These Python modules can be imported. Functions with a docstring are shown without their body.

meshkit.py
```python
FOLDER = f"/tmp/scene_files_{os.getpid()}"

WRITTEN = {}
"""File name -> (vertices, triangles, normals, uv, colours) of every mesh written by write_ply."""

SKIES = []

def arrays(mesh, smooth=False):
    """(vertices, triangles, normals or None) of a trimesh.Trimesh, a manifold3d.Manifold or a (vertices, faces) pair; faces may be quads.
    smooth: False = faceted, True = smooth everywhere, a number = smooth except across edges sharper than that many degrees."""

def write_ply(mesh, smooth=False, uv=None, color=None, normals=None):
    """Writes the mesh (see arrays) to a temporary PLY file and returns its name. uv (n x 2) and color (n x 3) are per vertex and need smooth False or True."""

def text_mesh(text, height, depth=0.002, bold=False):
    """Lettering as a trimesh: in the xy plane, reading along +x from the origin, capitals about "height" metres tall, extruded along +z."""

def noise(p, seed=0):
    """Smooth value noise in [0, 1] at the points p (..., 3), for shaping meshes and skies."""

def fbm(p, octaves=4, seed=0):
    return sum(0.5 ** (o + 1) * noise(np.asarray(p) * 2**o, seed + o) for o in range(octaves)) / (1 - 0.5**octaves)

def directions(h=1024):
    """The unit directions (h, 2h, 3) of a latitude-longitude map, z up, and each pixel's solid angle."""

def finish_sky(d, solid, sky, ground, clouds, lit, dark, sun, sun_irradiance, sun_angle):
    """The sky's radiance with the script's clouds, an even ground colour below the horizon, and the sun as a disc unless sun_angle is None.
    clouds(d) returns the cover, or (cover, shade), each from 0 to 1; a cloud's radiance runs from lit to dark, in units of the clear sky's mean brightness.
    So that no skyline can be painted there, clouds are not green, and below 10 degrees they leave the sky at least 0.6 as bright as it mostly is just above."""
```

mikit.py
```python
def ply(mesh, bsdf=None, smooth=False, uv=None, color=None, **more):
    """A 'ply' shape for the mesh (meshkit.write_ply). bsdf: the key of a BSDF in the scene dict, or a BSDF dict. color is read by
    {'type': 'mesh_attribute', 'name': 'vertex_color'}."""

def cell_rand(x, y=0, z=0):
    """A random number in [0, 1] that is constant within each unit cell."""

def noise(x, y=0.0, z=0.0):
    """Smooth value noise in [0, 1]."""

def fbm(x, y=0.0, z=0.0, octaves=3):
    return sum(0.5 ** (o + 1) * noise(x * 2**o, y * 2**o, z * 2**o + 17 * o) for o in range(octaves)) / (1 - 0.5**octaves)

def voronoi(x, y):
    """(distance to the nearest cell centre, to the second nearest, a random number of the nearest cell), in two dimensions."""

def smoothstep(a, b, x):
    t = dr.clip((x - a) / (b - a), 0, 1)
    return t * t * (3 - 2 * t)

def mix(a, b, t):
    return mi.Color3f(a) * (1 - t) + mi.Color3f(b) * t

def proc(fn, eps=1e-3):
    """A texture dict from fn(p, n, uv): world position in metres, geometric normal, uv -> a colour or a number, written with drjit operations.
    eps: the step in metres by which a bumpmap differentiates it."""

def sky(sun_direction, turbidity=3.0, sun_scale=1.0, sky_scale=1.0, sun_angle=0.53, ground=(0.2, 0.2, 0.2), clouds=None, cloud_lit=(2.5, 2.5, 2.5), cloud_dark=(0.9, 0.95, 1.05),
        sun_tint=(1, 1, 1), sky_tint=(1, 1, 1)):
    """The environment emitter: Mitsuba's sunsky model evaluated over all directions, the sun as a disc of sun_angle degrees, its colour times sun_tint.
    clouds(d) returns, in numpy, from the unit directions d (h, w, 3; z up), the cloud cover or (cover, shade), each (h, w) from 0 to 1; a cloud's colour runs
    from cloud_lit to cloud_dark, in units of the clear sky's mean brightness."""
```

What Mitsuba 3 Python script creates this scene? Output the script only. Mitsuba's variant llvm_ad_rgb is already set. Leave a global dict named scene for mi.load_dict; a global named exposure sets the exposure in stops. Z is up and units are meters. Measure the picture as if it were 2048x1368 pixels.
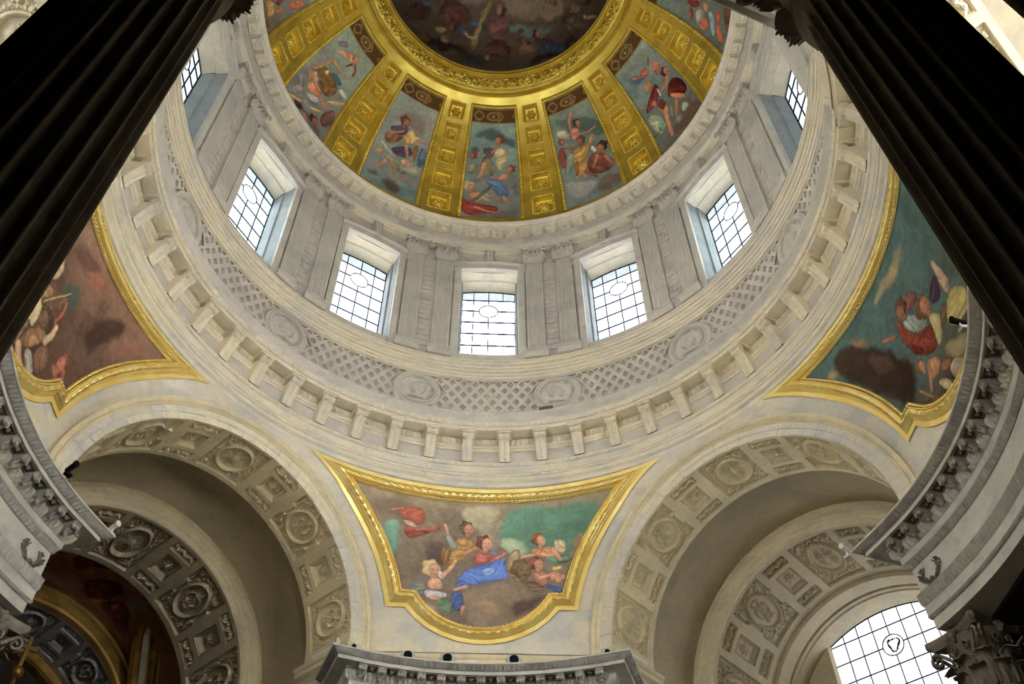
import math
import numpy as np
import drjit as dr
import mitsuba as mi
import shapely
import mikit
import meshkit
from mikit import ply, proc, noise, fbm, cell_rand, smoothstep, mix

T = mi.ScalarTransform4f
scene, labels = {}, {}
PI = math.pi
rng = np.random.default_rng(7)

# ------------------------------------------------------------------ camera, exposure, window light
def look():
    pitch, yaw, roll = math.radians(49.7634), math.radians(2.9602), math.radians(-0.5217)
    fw = np.array([math.sin(yaw) * math.cos(pitch), math.cos(yaw) * math.cos(pitch), math.sin(pitch)])
    rt = np.array([math.cos(yaw), -math.sin(yaw), 0.0])
    up = np.cross(rt, fw)
    c, s = math.cos(roll), math.sin(roll)
    up = -s * rt + c * up
    o = np.array([-0.3330, -16.6032, 0.0])
    return T().look_at(origin=o.tolist(), target=(o + fw).tolist(), up=up.tolist())

scene['camera'] = {'type': 'perspective', 'fov': 57.9417, 'fov_axis': 'x', 'near_clip': 0.05, 'far_clip': 500.0, 'to_world': look()}
exposure = 1.6
DRUM_L, TOP_L, SIDE_L, ARM_L, REAR_L = 2.0, 0.26, 0.36, 1.0, 7.0   # radiance of the daylit window panes

LAMP = 62.0
for i_, (x_, y_, k_) in enumerate(((0, 10.9, 1.0), (10.9, 0, 0.8), (-10.9, 0, 1.2), (0, -10.9, 1.0))):   # the warm floodlights on the four ledges, aimed up into the drum
    scene[f'ledge_light_{i_ + 1}'] = {'type': 'spot', 'to_world': T().look_at(origin=[x_, y_, 17.0], target=[-.25 * x_, -.25 * y_, 27.5], up=[0.3, 0.2, 1]), 'cutoff_angle': 72.0, 'beam_width': 40.0, 'intensity': {'type': 'rgb', 'value': [LAMP * k_, LAMP * .90 * k_, LAMP * .70 * k_]}}

# ------------------------------------------------------------------ small helpers
def sm(a, b, x):
    t = np.clip((np.asarray(x, float) - a) / (b - a), 0, 1)
    return t * t * (3 - 2 * t)

def grid(P):
    P = np.asarray(P, float)
    a, b = P.shape[:2]
    i, j = np.meshgrid(np.arange(a - 1), np.arange(b - 1), indexing='ij')
    q = np.stack([i * b + j, (i + 1) * b + j, (i + 1) * b + j + 1, i * b + j + 1], -1).reshape(-1, 4)
    return P.reshape(-1, 3), np.vstack([q[:, [0, 1, 2]], q[:, [0, 2, 3]]])

def join(*ms):
    vs, fs, n = [], [], 0
    for m in ms:
        v, f = (m[0], m[1]) if isinstance(m, tuple) else (np.array(m.vertices), np.array(m.faces))
        vs.append(v); fs.append(np.asarray(f) + n); n += len(v)
    return np.vstack(vs), np.vstack(fs)

def rz(mesh, az):
    a = math.radians(az); c, s = math.cos(a), math.sin(a)
    v, f = mesh
    return np.stack([v[:, 0] * c + v[:, 1] * s, -v[:, 0] * s + v[:, 1] * c, v[:, 2]], 1), f

def mv(mesh, d):
    return mesh[0] + np.asarray(d, float), mesh[1]

def ROT(az):
    return T().rotate([0, 0, 1], -az)

def number(key):
    if key not in scene and key not in labels:
        return key
    k = 1
    while f'{key}_{k:03d}' in scene or f'{key}_{k:03d}' in labels:
        k += 1
    return f'{key}_{k:03d}'

def thing(name, label, category=None, group=None, kind=None):
    key = number(name)
    labels[key] = {'label': label}
    if category: labels[key]['category'] = category
    if group: labels[key]['group'] = group
    if kind: labels[key]['kind'] = kind
    return key

def put(parent, name, d, az=None, label=None, kind=None, to_world=None):
    """one entry of the scene, a part of parent"""
    key = number(f'{parent}__{name}')
    d = dict(d)
    if az is not None: d['to_world'] = ROT(az)
    if to_world is not None: d['to_world'] = to_world
    scene[key] = d
    if label or kind:
        labels[key] = {}
        if label: labels[key]['label'] = label
        if kind: labels[key]['kind'] = kind
    return key

def box(x0, x1, y0, y1, z0, z1, b=0.0):
    if b <= 0:
        v = np.array([[x, y, z] for x in (x0, x1) for y in (y0, y1) for z in (z0, z1)], float)
        f = np.array([[0, 1, 3], [0, 3, 2], [4, 6, 7], [4, 7, 5], [0, 4, 5], [0, 5, 1], [2, 3, 7], [2, 7, 6], [0, 2, 6], [0, 6, 4], [1, 5, 7], [1, 7, 3]])
        return v, f
    rings = []
    for (z, k) in ((z0, b), (z0 + b, 0), (z1 - b, 0), (z1, b)):
        rings.append([[x0 + k, y0 + k, z], [x1 - k, y0 + k, z], [x1 - k, y1 - k, z], [x0 + k, y1 - k, z]])
    v = np.array(rings, float).reshape(-1, 3); f = []
    for r in range(3):
        for k in range(4):
            a, c = r * 4 + k, r * 4 + (k + 1) % 4
            f += [[a, c, c + 4], [a, c + 4, a + 4]]
    f += [[0, 2, 1], [0, 3, 2], [12, 13, 14], [12, 14, 15]]
    return v, np.array(f)

def revolve(prof, a0=-180.0, a1=180.0, n=None):
    """profile [(r, z)] swept over the azimuths a0..a1 (clockwise from +y)"""
    n = n or max(2, int(abs(a1 - a0) / 1.0))
    a = np.radians(np.linspace(a0, a1, n + 1))
    p = np.asarray(prof, float)
    P = np.stack([np.sin(a)[:, None] * p[:, 0], np.cos(a)[:, None] * p[:, 0], np.broadcast_to(p[:, 1], (n + 1, len(p)))], -1)
    return grid(P)

def arcring(prof, zc, a0=0.0, a1=180.0, n=60):
    """profile [(r, D)] swept over the angles of an arch round the axis z = zc along +y"""
    a = np.radians(np.linspace(a0, a1, n + 1)); p = np.asarray(prof, float)
    P = np.stack([np.cos(a)[:, None] * p[:, 0], np.broadcast_to(p[:, 1], (n + 1, len(p))), zc + np.sin(a)[:, None] * p[:, 0]], -1)
    return grid(P)

def lathe(prof, n=24, c=(0, 0, 0)):
    a = np.linspace(0, 2 * PI, n + 1); p = np.asarray(prof, float)
    P = np.stack([np.cos(a)[:, None] * p[:, 0], np.sin(a)[:, None] * p[:, 0], np.broadcast_to(p[:, 1], (n + 1, len(p)))], -1)
    return grid(P + np.asarray(c, float))

def plan_sweep(path, prof, closed=False):
    """profile [(offset, z)] along a plan polyline; offset to the right hand of the direction of travel, mitred"""
    p = np.asarray(path, float); d = np.diff(p, axis=0); d /= np.linalg.norm(d, axis=1, keepdims=True)
    nrm = np.stack([d[:, 1], -d[:, 0]], 1)
    m = np.vstack([nrm[:1], nrm[:-1] + nrm[1:], nrm[-1:]]).astype(float)
    m /= np.linalg.norm(m, axis=1, keepdims=True)
    cosv = np.concatenate([[1], (m[1:-1] * nrm[1:]).sum(1), [1]])
    m /= np.maximum(cosv, 0.3)[:, None]
    q = np.asarray(prof, float)
    P = np.concatenate([p[:, None, :] + m[:, None, :] * q[None, :, :1], np.broadcast_to(q[None, :, 1:], (len(p), len(q), 1))], -1)
    return grid(P)

def tube(pts, rad, sides=6, closed=False):
    p = np.asarray(pts, float)
    if closed:
        p = np.vstack([p, p[:1]])
    t = np.gradient(p, axis=0)
    if closed:
        t[0] = t[-1] = p[1] - p[-2]
    t /= np.linalg.norm(t, axis=1, keepdims=True) + 1e-12
    a = np.cross(t, np.where(np.abs(t[:, 2:]) < 0.9, [0, 0, 1.0], [1.0, 0, 0]))
    a /= np.linalg.norm(a, axis=1, keepdims=True) + 1e-12
    b = np.cross(t, a); ang = np.linspace(0, 2 * PI, sides + 1)
    rad = np.broadcast_to(np.asarray(rad, float), (len(p),))
    return grid(p[:, None] + rad[:, None, None] * (np.cos(ang)[None, :, None] * a[:, None] + np.sin(ang)[None, :, None] * b[:, None]))

def prism(poly, x0, x1):
    """polygon in (y, z), extruded along x"""
    poly = np.asarray(poly, float); n = len(poly)
    v = np.vstack([np.column_stack([np.full(n, x), poly]) for x in (x0, x1)])
    i = np.arange(n); j = (i + 1) % n
    f = [np.stack([i, j, j + n], 1), np.stack([i, j + n, i + n], 1)]
    import mapbox_earcut as ec
    tri = ec.triangulate_float64(poly, np.array([n], np.uint32)).reshape(-1, 3).astype(int)
    return v, np.vstack(f + [tri[:, ::-1], tri + n])

def cut_shell(us, vs, holes, fn, su, sv):
    """a shell u x v with rectangular holes; fn(u, v) -> point arrays; cells no larger than su, sv"""
    U = sorted(set(np.round(list(us) + [h for r in holes for h in r[:2]], 6)))
    V = sorted(set(np.round(list(vs) + [h for r in holes for h in r[2:]], 6)))
    out = []
    for a, b in zip(U[:-1], U[1:]):
        for c, d in zip(V[:-1], V[1:]):
            m, n = (a + b) / 2, (c + d) / 2
            if any(r[0] < m < r[1] and r[2] < n < r[3] for r in holes):
                continue
            u, v = np.linspace(a, b, max(1, math.ceil((b - a) / su)) + 1), np.linspace(c, d, max(1, math.ceil((d - c) / sv)) + 1)
            out.append(grid(fn(*np.meshgrid(u, v, indexing='ij'))))
    return join(*out)

def panel(u0, u1, v0, v1, fn, hfun, nu, nv):
    """a carved panel: fn(u, v, h) -> points, h = hfun(x, y) with x, y in -1..1"""
    x, y = np.meshgrid(np.linspace(-1, 1, nu), np.linspace(-1, 1, nv), indexing='ij')
    return grid(fn(u0 + (u1 - u0) * (x + 1) / 2, v0 + (v1 - v0) * (y + 1) / 2, hfun(x, y)))

def cart(az, r, z):
    a = np.radians(az)
    return np.stack([np.sin(a) * r, np.cos(a) * r, z + 0 * a * r], -1)

def nz(x, y, s=1.0, seed=0, octv=3):
    return meshkit.fbm(np.stack([np.asarray(x) * s, np.asarray(y) * s, np.zeros_like(x) + seed * 3.7], -1), octv, seed)

# ------------------------------------------------------------------ carved ornament as height functions (x, y in -1..1)
def rosette(x, y, petals=8, R=0.62):
    r, t = np.hypot(x, y), np.arctan2(y, x)
    pet = (0.45 + 0.55 * np.abs(np.cos(petals * t / 2))) * R
    body = np.clip(1 - r / pet, 0, 1) ** 0.6 * (0.55 + 0.45 * np.sin(PI * np.clip(r / pet, 0, 1)))
    return np.maximum(body * 0.8, np.clip(1 - (r / (0.2)) ** 2, 0, 1) ** 0.5)

def foliage(x, y, seed=0, s=3.0):
    a = nz(x, y, s, seed, 2); b = nz(x + 9, y, s * 2.1, seed + 5, 2)
    ridge = 1 - np.abs(2 * a - 1) * 3.2
    return np.clip(ridge, 0, 1) * 0.7 + np.clip(b * 2 - 1, 0, 1) * 0.6

def coffer_h(depth, step=0.16, kind='rosette', seed=0, asp=1.0, rel=0.7):
    """recessed panel: a moulded edge, a floor at -depth, ornament on the floor"""
    def f(x, y):
        ax, ay = (1 - np.abs(x)) * max(asp, 1), (1 - np.abs(y)) * max(1 / asp, 1)
        e = np.minimum(ax, ay)
        h = -depth * (0.45 * sm(0.0, 0.03, e) + 0.55 * sm(step * 0.75, step, e)) + depth * 0.25 * sm(step * .2, step * .35, e) * (1 - sm(step * .5, step * .65, e))
        ins = sm(step, step * 1.3, e)
        X, Y = x * max(asp, 1) / (max(asp, 1)), y
        if kind == 'rosette':
            o = rosette(X, Y)
        elif kind == 'leafstrip':
            L = x if asp > 1 else y; W = y if asp > 1 else x
            o = np.clip(1 - np.abs(W + 0.25 * np.sin(L * 9)) * 2.2, 0, 1) * (0.5 + 0.5 * np.abs(np.sin(L * 14))) + 0.4 * foliage(x * 2, y * 2, seed) * (np.abs(W) < .6)
        else:
            o = foliage(X, Y, seed) * (np.maximum(np.abs(x), np.abs(y)) < .8)
        return h + ins * o * depth * rel
    return f

def medal_h(depth, kind, seed=0):
    """square panel with notched corners, a round medallion in a moulded ring, foliage round it"""
    def f(x, y):
        e = np.minimum(1 - np.abs(x), 1 - np.abs(y))
        notch = (np.abs(x) > 0.88) & (np.abs(y) < 0.30)
        e = np.where(np.abs(x) > 0.80, np.minimum(e, np.where(np.abs(y) < .30, np.minimum(.30 - np.abs(y), 0.88 - np.abs(x)), e)), e) if seed % 2 else e
        h = -depth * sm(0.0, 0.04, np.maximum(e, 0))
        r, t = np.hypot(x, y), np.arctan2(y, x)
        h = h + depth * 0.9 * foliage(x * 1.3, y * 1.3, seed, 6.0) * sm(.72, .78, r) * sm(.05, .12, e)
        ring = np.clip(1 - np.abs(r - 0.66) / 0.07, 0, 1) ** .5
        h = np.where(r < 0.75, -depth * 0.9, h) + ring * depth * 1.1
        inner = r < 0.6
        if kind == 'sun':
            o = np.clip(1 - np.abs(np.sin(t * 14)) * (0.3 + r) * 1.6, 0, 1) * sm(.58, .3, r) * .7 + np.clip(1 - (r / .17) ** 2, 0, 1) ** .5
        else:
            o = np.zeros_like(r)
            for sgn in (-1, 1):      # two interlaced letters under a crown
                o = np.maximum(o, np.clip(1 - np.abs(np.hypot(x * 1.0 + sgn * .12, y + .05) - .2) / .06, 0, 1))
                o = np.maximum(o, np.clip(1 - np.abs(x * .9 + sgn * (y + .1) * .5) / .05, 0, 1) * (np.abs(y + .05) < .38))
            o = np.maximum(o, np.clip(1 - ((y - .33) / .1) ** 2, 0, 1) * np.clip(1 - (x / .2) ** 4, 0, 1) * (0.6 + .4 * np.abs(np.sin(x * 22))))
            o = np.maximum(o, np.clip(1 - np.abs(np.hypot(x, (y + .42) * 1.5) - .2) / .06, 0, 1) * .8)
            o = o * (0.75 + .5 * nz(x, y, 9, seed, 2))
        return h + inner * o * depth * 0.8
    return f
# ------------------------------------------------------------------ materials
def lin(r, g, b):
    c = np.array([r, g, b], float) / 255.0
    return [float(v) for v in np.where(c <= 0.04045, c / 12.92, ((c + 0.055) / 1.055) ** 2.4)]

def stone_fn(c1, c2, c3, s, seed):
    c1, c2, c3 = lin(*c1), lin(*c2), lin(*c3)
    def fn(p, n, uv):
        a = fbm(p.x * s + seed, p.y * s, p.z * s, 3)
        b = fbm(p.x * s * 2.7, p.y * s * 2.7 + seed, p.z * s * 3.2, 3)
        g = fbm(p.x * 7, p.y * 7, p.z * 7, 2)
        c = mix(mi.Color3f(c1), mi.Color3f(c2), smoothstep(0.38, 0.62, a))
        c = mix(c, mi.Color3f(c3), 0.65 * smoothstep(0.52, 0.72, b))
        return c * (0.90 + 0.20 * g)
    return fn

def diffuse(key, fn):
    scene[key] = {'type': 'twosided', 'b': {'type': 'diffuse', 'reflectance': proc(fn) if callable(fn) else {'type': 'rgb', 'value': fn}}}
    return key

S_DRUM = diffuse('stone_drum', stone_fn((196, 191, 182), (188, 184, 176), (174, 171, 166), 0.35, 3.0))
S_CREAM = diffuse('stone_cream', stone_fn((222, 213, 190), (214, 207, 190), (200, 196, 186), 0.45, 11.0))
S_PIER = diffuse('stone_pier', stone_fn((216, 208, 188), (206, 202, 190), (186, 187, 186), 0.4, 21.0))
S_ARCH = diffuse('stone_arch', stone_fn((220, 208, 176), (210, 200, 172), (196, 188, 166), 0.5, 31.0))
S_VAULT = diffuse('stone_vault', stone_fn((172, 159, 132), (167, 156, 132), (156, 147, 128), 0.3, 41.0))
S_ENT = diffuse('stone_entablature', stone_fn((206, 203, 190), (196, 194, 184), (178, 176, 168), 0.6, 51.0))
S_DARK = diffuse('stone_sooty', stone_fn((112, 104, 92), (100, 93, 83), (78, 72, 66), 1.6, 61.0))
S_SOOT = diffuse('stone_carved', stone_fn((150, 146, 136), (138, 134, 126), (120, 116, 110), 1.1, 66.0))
S_COL = diffuse('stone_column', stone_fn((122, 114, 100), (112, 105, 94), (96, 91, 84), 1.2, 71.0))
S_FLOOR = diffuse('marble_floor', lin(112, 103, 90))
S_NICHE = diffuse('stone_niche_shade', lin(46, 41, 35))  # shade put into the colour: near black stone keeps passages and columns dark
M_LEAD = diffuse('lead', lin(30, 40, 52))
M_BLACK = diffuse('black_metal', lin(18, 18, 20))
M_WHITE = diffuse('white_paint', lin(225, 225, 220))
M_GREY = diffuse('grey_paint', lin(160, 158, 150))
M_RUST = diffuse('brown_board', lin(98, 76, 66))
M_REDP = diffuse('brown_paint', lin(96, 76, 56))
scene['paint_fresco'] = {'type': 'twosided', 'b': {'type': 'diffuse', 'reflectance': {'type': 'mesh_attribute', 'name': 'vertex_color'}}}
M_FRESCO = 'paint_fresco'

def gold(key, c1, c2, rough, s):
    c1, c2 = lin(*c1), lin(*c2)
    def fn(p, n, uv):
        a = fbm(p.x * s, p.y * s, p.z * s, 3)
        return mix(mi.Color3f(c1), mi.Color3f(c2), smoothstep(0.35, 0.7, a))
    scene[key] = {'type': 'twosided', 'b': {'type': 'principled', 'base_color': proc(fn), 'metallic': 0.72, 'roughness': rough, 'specular': 0.5}}
    return key
G_DOME = gold('gold_dome', (230, 206, 98), (212, 184, 78), 0.27, 1.7)
G_FRAME = gold('gold_frame', (240, 218, 140), (232, 202, 116), 0.36, 2.1)
G_DARK = gold('gold_old', (150, 118, 62), (120, 92, 44), 0.45, 1.3)

def glow_fn(L, tex):
    def fn(p, n, uv):
        a = fbm(p.x * 6 + p.y * 6, p.z * 14, 0.0, 3)
        b = noise(p.x * 22 + p.y * 22, p.z * 40)
        k = L * (1 - tex + 2 * tex * (0.6 * a + 0.4 * b))
        return mi.Color3f(0.86, 0.98, 1.04) * k
    return fn
def glass(L, tex=0.0):
    if tex:
        return {'type': 'area', 'radiance': proc(glow_fn(L, tex))}
    return {'type': 'area', 'radiance': {'type': 'rgb', 'value': [0.94 * L, 0.985 * L, 1.05 * L]}}
scene['pane_glass'] = {'type': 'diffuse', 'reflectance': {'type': 'rgb', 'value': [0.25, 0.28, 0.3]}}
# ------------------------------------------------------------------ the drum: wall, windows, pilasters, cornices
VIS = [-90, -60, -30, 0, 30, 60, 90]
BACK = [120, 150, 180, -150, -120]
PLACE = {-90: 'far left', -60: 'second from the left', -30: 'left of the middle one', 0: 'middle', 30: 'right of the middle one', 60: 'second from the right', 90: 'far right'}
RW = 12.05
labels['wall_drum'] = {'label': 'round grey stone drum wall with fluted pilasters between the windows below the gilded dome', 'kind': 'structure'}
WH, GZ0, GZ1, GY = 1.39, 33.0, 38.99, 13.1       # half width, sill, top corner and depth of the glass

def seg(x, rise=0.13, half=WH):
    return rise * (1 - (np.asarray(x) / half) ** 2)

def bay_mesh():
    out = []
    ao = math.degrees(math.atan(1.47 / RW))
    cyl = lambda a, z: cart(a, RW, z)
    out.append(cut_shell([-15, 15], [32.2, 41.2], [(-ao, ao, 32.9, 39.42)], cyl, 2.0, 9))
    x = np.linspace(-1.47, 1.47, 13); r = np.sqrt(RW ** 2 - x ** 2)
    lo = np.stack([x, r, 39.36 + seg(x, .13, 1.47)], -1); hi = np.stack([x, r, 39.42 + 0.15 + 0 * x], -1)
    out.append(grid(np.stack([lo, hi], 1)))
    return join(*out)

d_bay = ply(bay_mesh(), S_DRUM, smooth=False)
for az in range(0, 360, 30):
    put('wall_drum', 'wall_bay', d_bay, az)

# stone courses between the pilasters of a pair (each block its own piece)
blk = []
for k in range(19):
    z0 = 32.95 + k * 0.39
    cut = 15 + (0.55 if k % 2 else -0.5) + rng.uniform(-.2, .2)
    for a0, a1 in ((13.45, cut), (cut, 16.3)):
        e = 0.05
        a = np.linspace(a0 + e, a1 - e, 3); pr = rng.uniform(.02, .05)
        P = np.stack([cart(a, RW + .01, z0 + .02 + 0 * a), cart(a, RW - pr, z0 + .035 + 0 * a), cart(a, RW - pr, z0 + .36 + 0 * a), cart(a, RW + .01, z0 + .375 + 0 * a)], 1)
        side = [grid(np.stack([P[i, [0, 3]], P[i, [1, 2]]], 0)) for i in (0, -1)]
        blk.append(ply(join(grid(P), *side), S_DRUM))
for az in (-105, -75, -45, -15, 15, 45, 75, 90):
    for i, d in enumerate(blk):
        if az == 90: break
        put('wall_drum', 'stone', d, az - 15)

# pilasters
def fluted_face(w, z0, z1, y0, y1, n=7, depth=.05):
    """fluted face towards -y at y0 (pilaster front), sides back to y1"""
    xs, ys = [-w], [y1]
    xs += [-w]; ys += [y0]
    fw = (2 * w - .10) / n
    for k in range(n):
        c = -w + .05 + fw * (k + .5)
        for u in (-.36, -.26, -.1, .1, .26, .36):
            xs.append(c + u * fw); ys.append(y0 + depth * math.sqrt(max(0, 1 - (u / .37) ** 2)))
    xs += [w, w]; ys += [y0, y1]
    zs = [z0, z0 + .12, z1 - .12, z1]
    P = np.stack([np.stack([np.array(xs), np.array(ys), np.full(len(xs), z)], -1) for z in zs], 0)
    for e in (0, 3): P[e, 2:-2, 1] = y0
    return grid(P)

def leaf(w, h, curl, c, bulge=.12, nu=9, nv=10, lobes=3):
    """an acanthus leaf standing at c, facing -y"""
    u, v = np.meshgrid(np.linspace(-1, 1, nu), np.linspace(0, 1, nv), indexing='ij')
    wid = w * (0.55 + 0.6 * np.sin(PI * np.clip(v, 0, 1) ** .8)) * (1 + .16 * np.cos(v * PI * 2 * lobes)) * (1 - .55 * v ** 3)
    th = np.clip((v - .62) / .38, 0, 1)
    y = -(.02 + .10 * v) * h - curl * (1 - np.cos(th * PI * .75)) * .55 + bulge * h * .5 * u ** 2 - .05 * h * np.exp(-(u / .22) ** 2) + .03 * h * np.cos(u * 9)
    z = h * (v - .30 * th ** 2.2)
    return grid(np.stack([u * wid, y, z], -1) + np.asarray(c, float))

def spiral(c, R, turns, w0, axis='x', sgn=1, n=34):
    t = np.linspace(0, 1, n); r = R * (1 - .86 * t); a = PI / 2 + sgn * t * turns * 2 * PI
    q = np.stack([0 * t, r * np.cos(a), r * np.sin(a)], -1) if axis == 'x' else np.stack([r * np.cos(a), -.5 * R * t, r * np.sin(a)], -1)
    return tube(q + np.asarray(c, float), w0 * (1 - .5 * t), 6)

PW = 0.43
def pil_cap():
    z = 40.0
    bell = grid(np.stack([np.stack([np.array([-1, -1, 1, 1]) * (PW + .10 * f), np.array([12.15, 11.86 - .10 * f, 11.86 - .10 * f, 12.15]), np.full(4, z + 1.0 * v)], -1) for v, f in ((0, 0), (.5, .1), (.8, .6), (.97, 1.2))], 0))
    necking = box(-PW - .06, PW + .06, 11.78, 12.15, z - .1, z + .03, .02)
    beads = [mv(lathe([(0, -.04), (.04, 0), (0, .04)], 6), (x, 11.82, z - .16)) for x in np.linspace(-PW + .03, PW - .03, 8)]
    ab = box(-PW - .22, PW + .22, 11.62, 12.15, z + .93, z + 1.04, .03)
    vol = [spiral((s * (PW + .14), 11.60, z + .80), .17, 1.4, .055, 'z', -s) for s in (-1, 1)] + [spiral((s * .13, 11.64, z + .80), .11, 1.3, .04, 'z', s) for s in (-1, 1)]
    fl = mv(lathe([(0, -.09), (.09, -.05), (.1, .03), (0, .1)], 10), (0, 11.64, z + .98))
    return join(bell, necking, ab, *beads), join(*vol, fl)
d_cap, d_vol = (ply(m, S_DRUM) for m in pil_cap())
d_leaf = [ply(leaf(.14, .50, .24, (x, 11.84, 40.02)), S_DRUM, smooth=True) for x in (-.36, -.12, .12, .36)] + \
         [ply(leaf(.15, .80, .27, (x, 11.85, 40.02)), S_DRUM, smooth=True) for x in (-.46, -.24, 0, .24, .46)]
d_shaft = ply(fluted_face(PW, 33.1, 39.9, 11.86, 12.15), S_DRUM)
d_base = ply(join(box(-PW - .14, PW + .14, 11.70, 12.15, 32.3, 32.72, .03), box(-PW - .10, PW + .10, 11.74, 12.15, 32.72, 32.92, .06), box(-PW - .05, PW + .05, 11.8, 12.15, 32.92, 33.1, .05)), S_DRUM)
GP = 'fluted pilasters of the drum'
for az in (-90, -60, -30, 0, 30, 60, 90):
    for s, nm in ((-1, 'left'), (1, 'right')):
        for off in ((11.2, 'against the window'), (18.6, 'in the far half of its pair')):
            a = az + s * off[0]
            if off[0] > 15: continue
            k = thing('pilaster', f'fluted stone pilaster just {nm} of the {PLACE[az]} drum window', 'pilaster', GP)
            put(k, 'shaft', d_shaft, a); put(k, 'base', d_base, a)
            c = put(k, 'capital', d_cap, a); put(c, 'volutes', d_vol, a, kind='stuff')
            for dl in d_leaf: put(c, 'leaf', dl, a)

# windows: emitting panes of daylit glass, lead bars, reveal, surround with keystone and garlands
COLX = [-1.39, -.78, 0.0, .75, 1.39]
ROWZ = [33.0, 33.86, 34.77, 35.68, 36.59, 37.5, 38.38, 39.2]
def pane_meshes():
    out = []
    n = 14
    for i in range(4):
        for j in range(7):
            x0, x1, z0, z1 = COLX[i] + .01, COLX[i + 1] - .01, ROWZ[j] + .01, ROWZ[j + 1] - .01
            x = np.linspace(x0, x1, 8)
            top = np.minimum(z1, GZ1 + seg(x) - .02)
            if z0 > GZ1 + .02: continue
            hole = None
            P = shapely.Polygon(np.vstack([np.column_stack([x, np.full(8, z0)]), np.column_stack([x, top])[::-1]]))
            P = P.difference(shapely.Point(0, 37.5).buffer(.49, 8))
            if P.is_empty: continue
            out.append((poly_xz(P, GY), j == 6))
    out.append((poly_xz(shapely.Point(0, 37.5).buffer(.47, 8), GY), False))
    return out
def poly_xz(P, y):
    import mapbox_earcut as ec
    vs, fs, n = [], [], 0
    for g in getattr(P, 'geoms', [P]):
        pts = np.array(g.exterior.coords)[:-1]
        if shapely.LinearRing(pts).is_ccw is False: pts = pts[::-1]
        t = ec.triangulate_float64(pts, np.array([len(pts)], np.uint32)).reshape(-1, 3).astype(int)
        v = np.column_stack([pts[:, 0], np.full(len(pts), y), pts[:, 1]])
        nn = np.cross(v[t[0, 1]] - v[t[0, 0]], v[t[0, 2]] - v[t[0, 0]])
        if nn[1] > 0: t = t[:, ::-1]          # face the room (-y)
        vs.append(v); fs.append(t + n); n += len(v)
    return np.vstack(vs), np.vstack(fs)
panes = pane_meshes()
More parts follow.
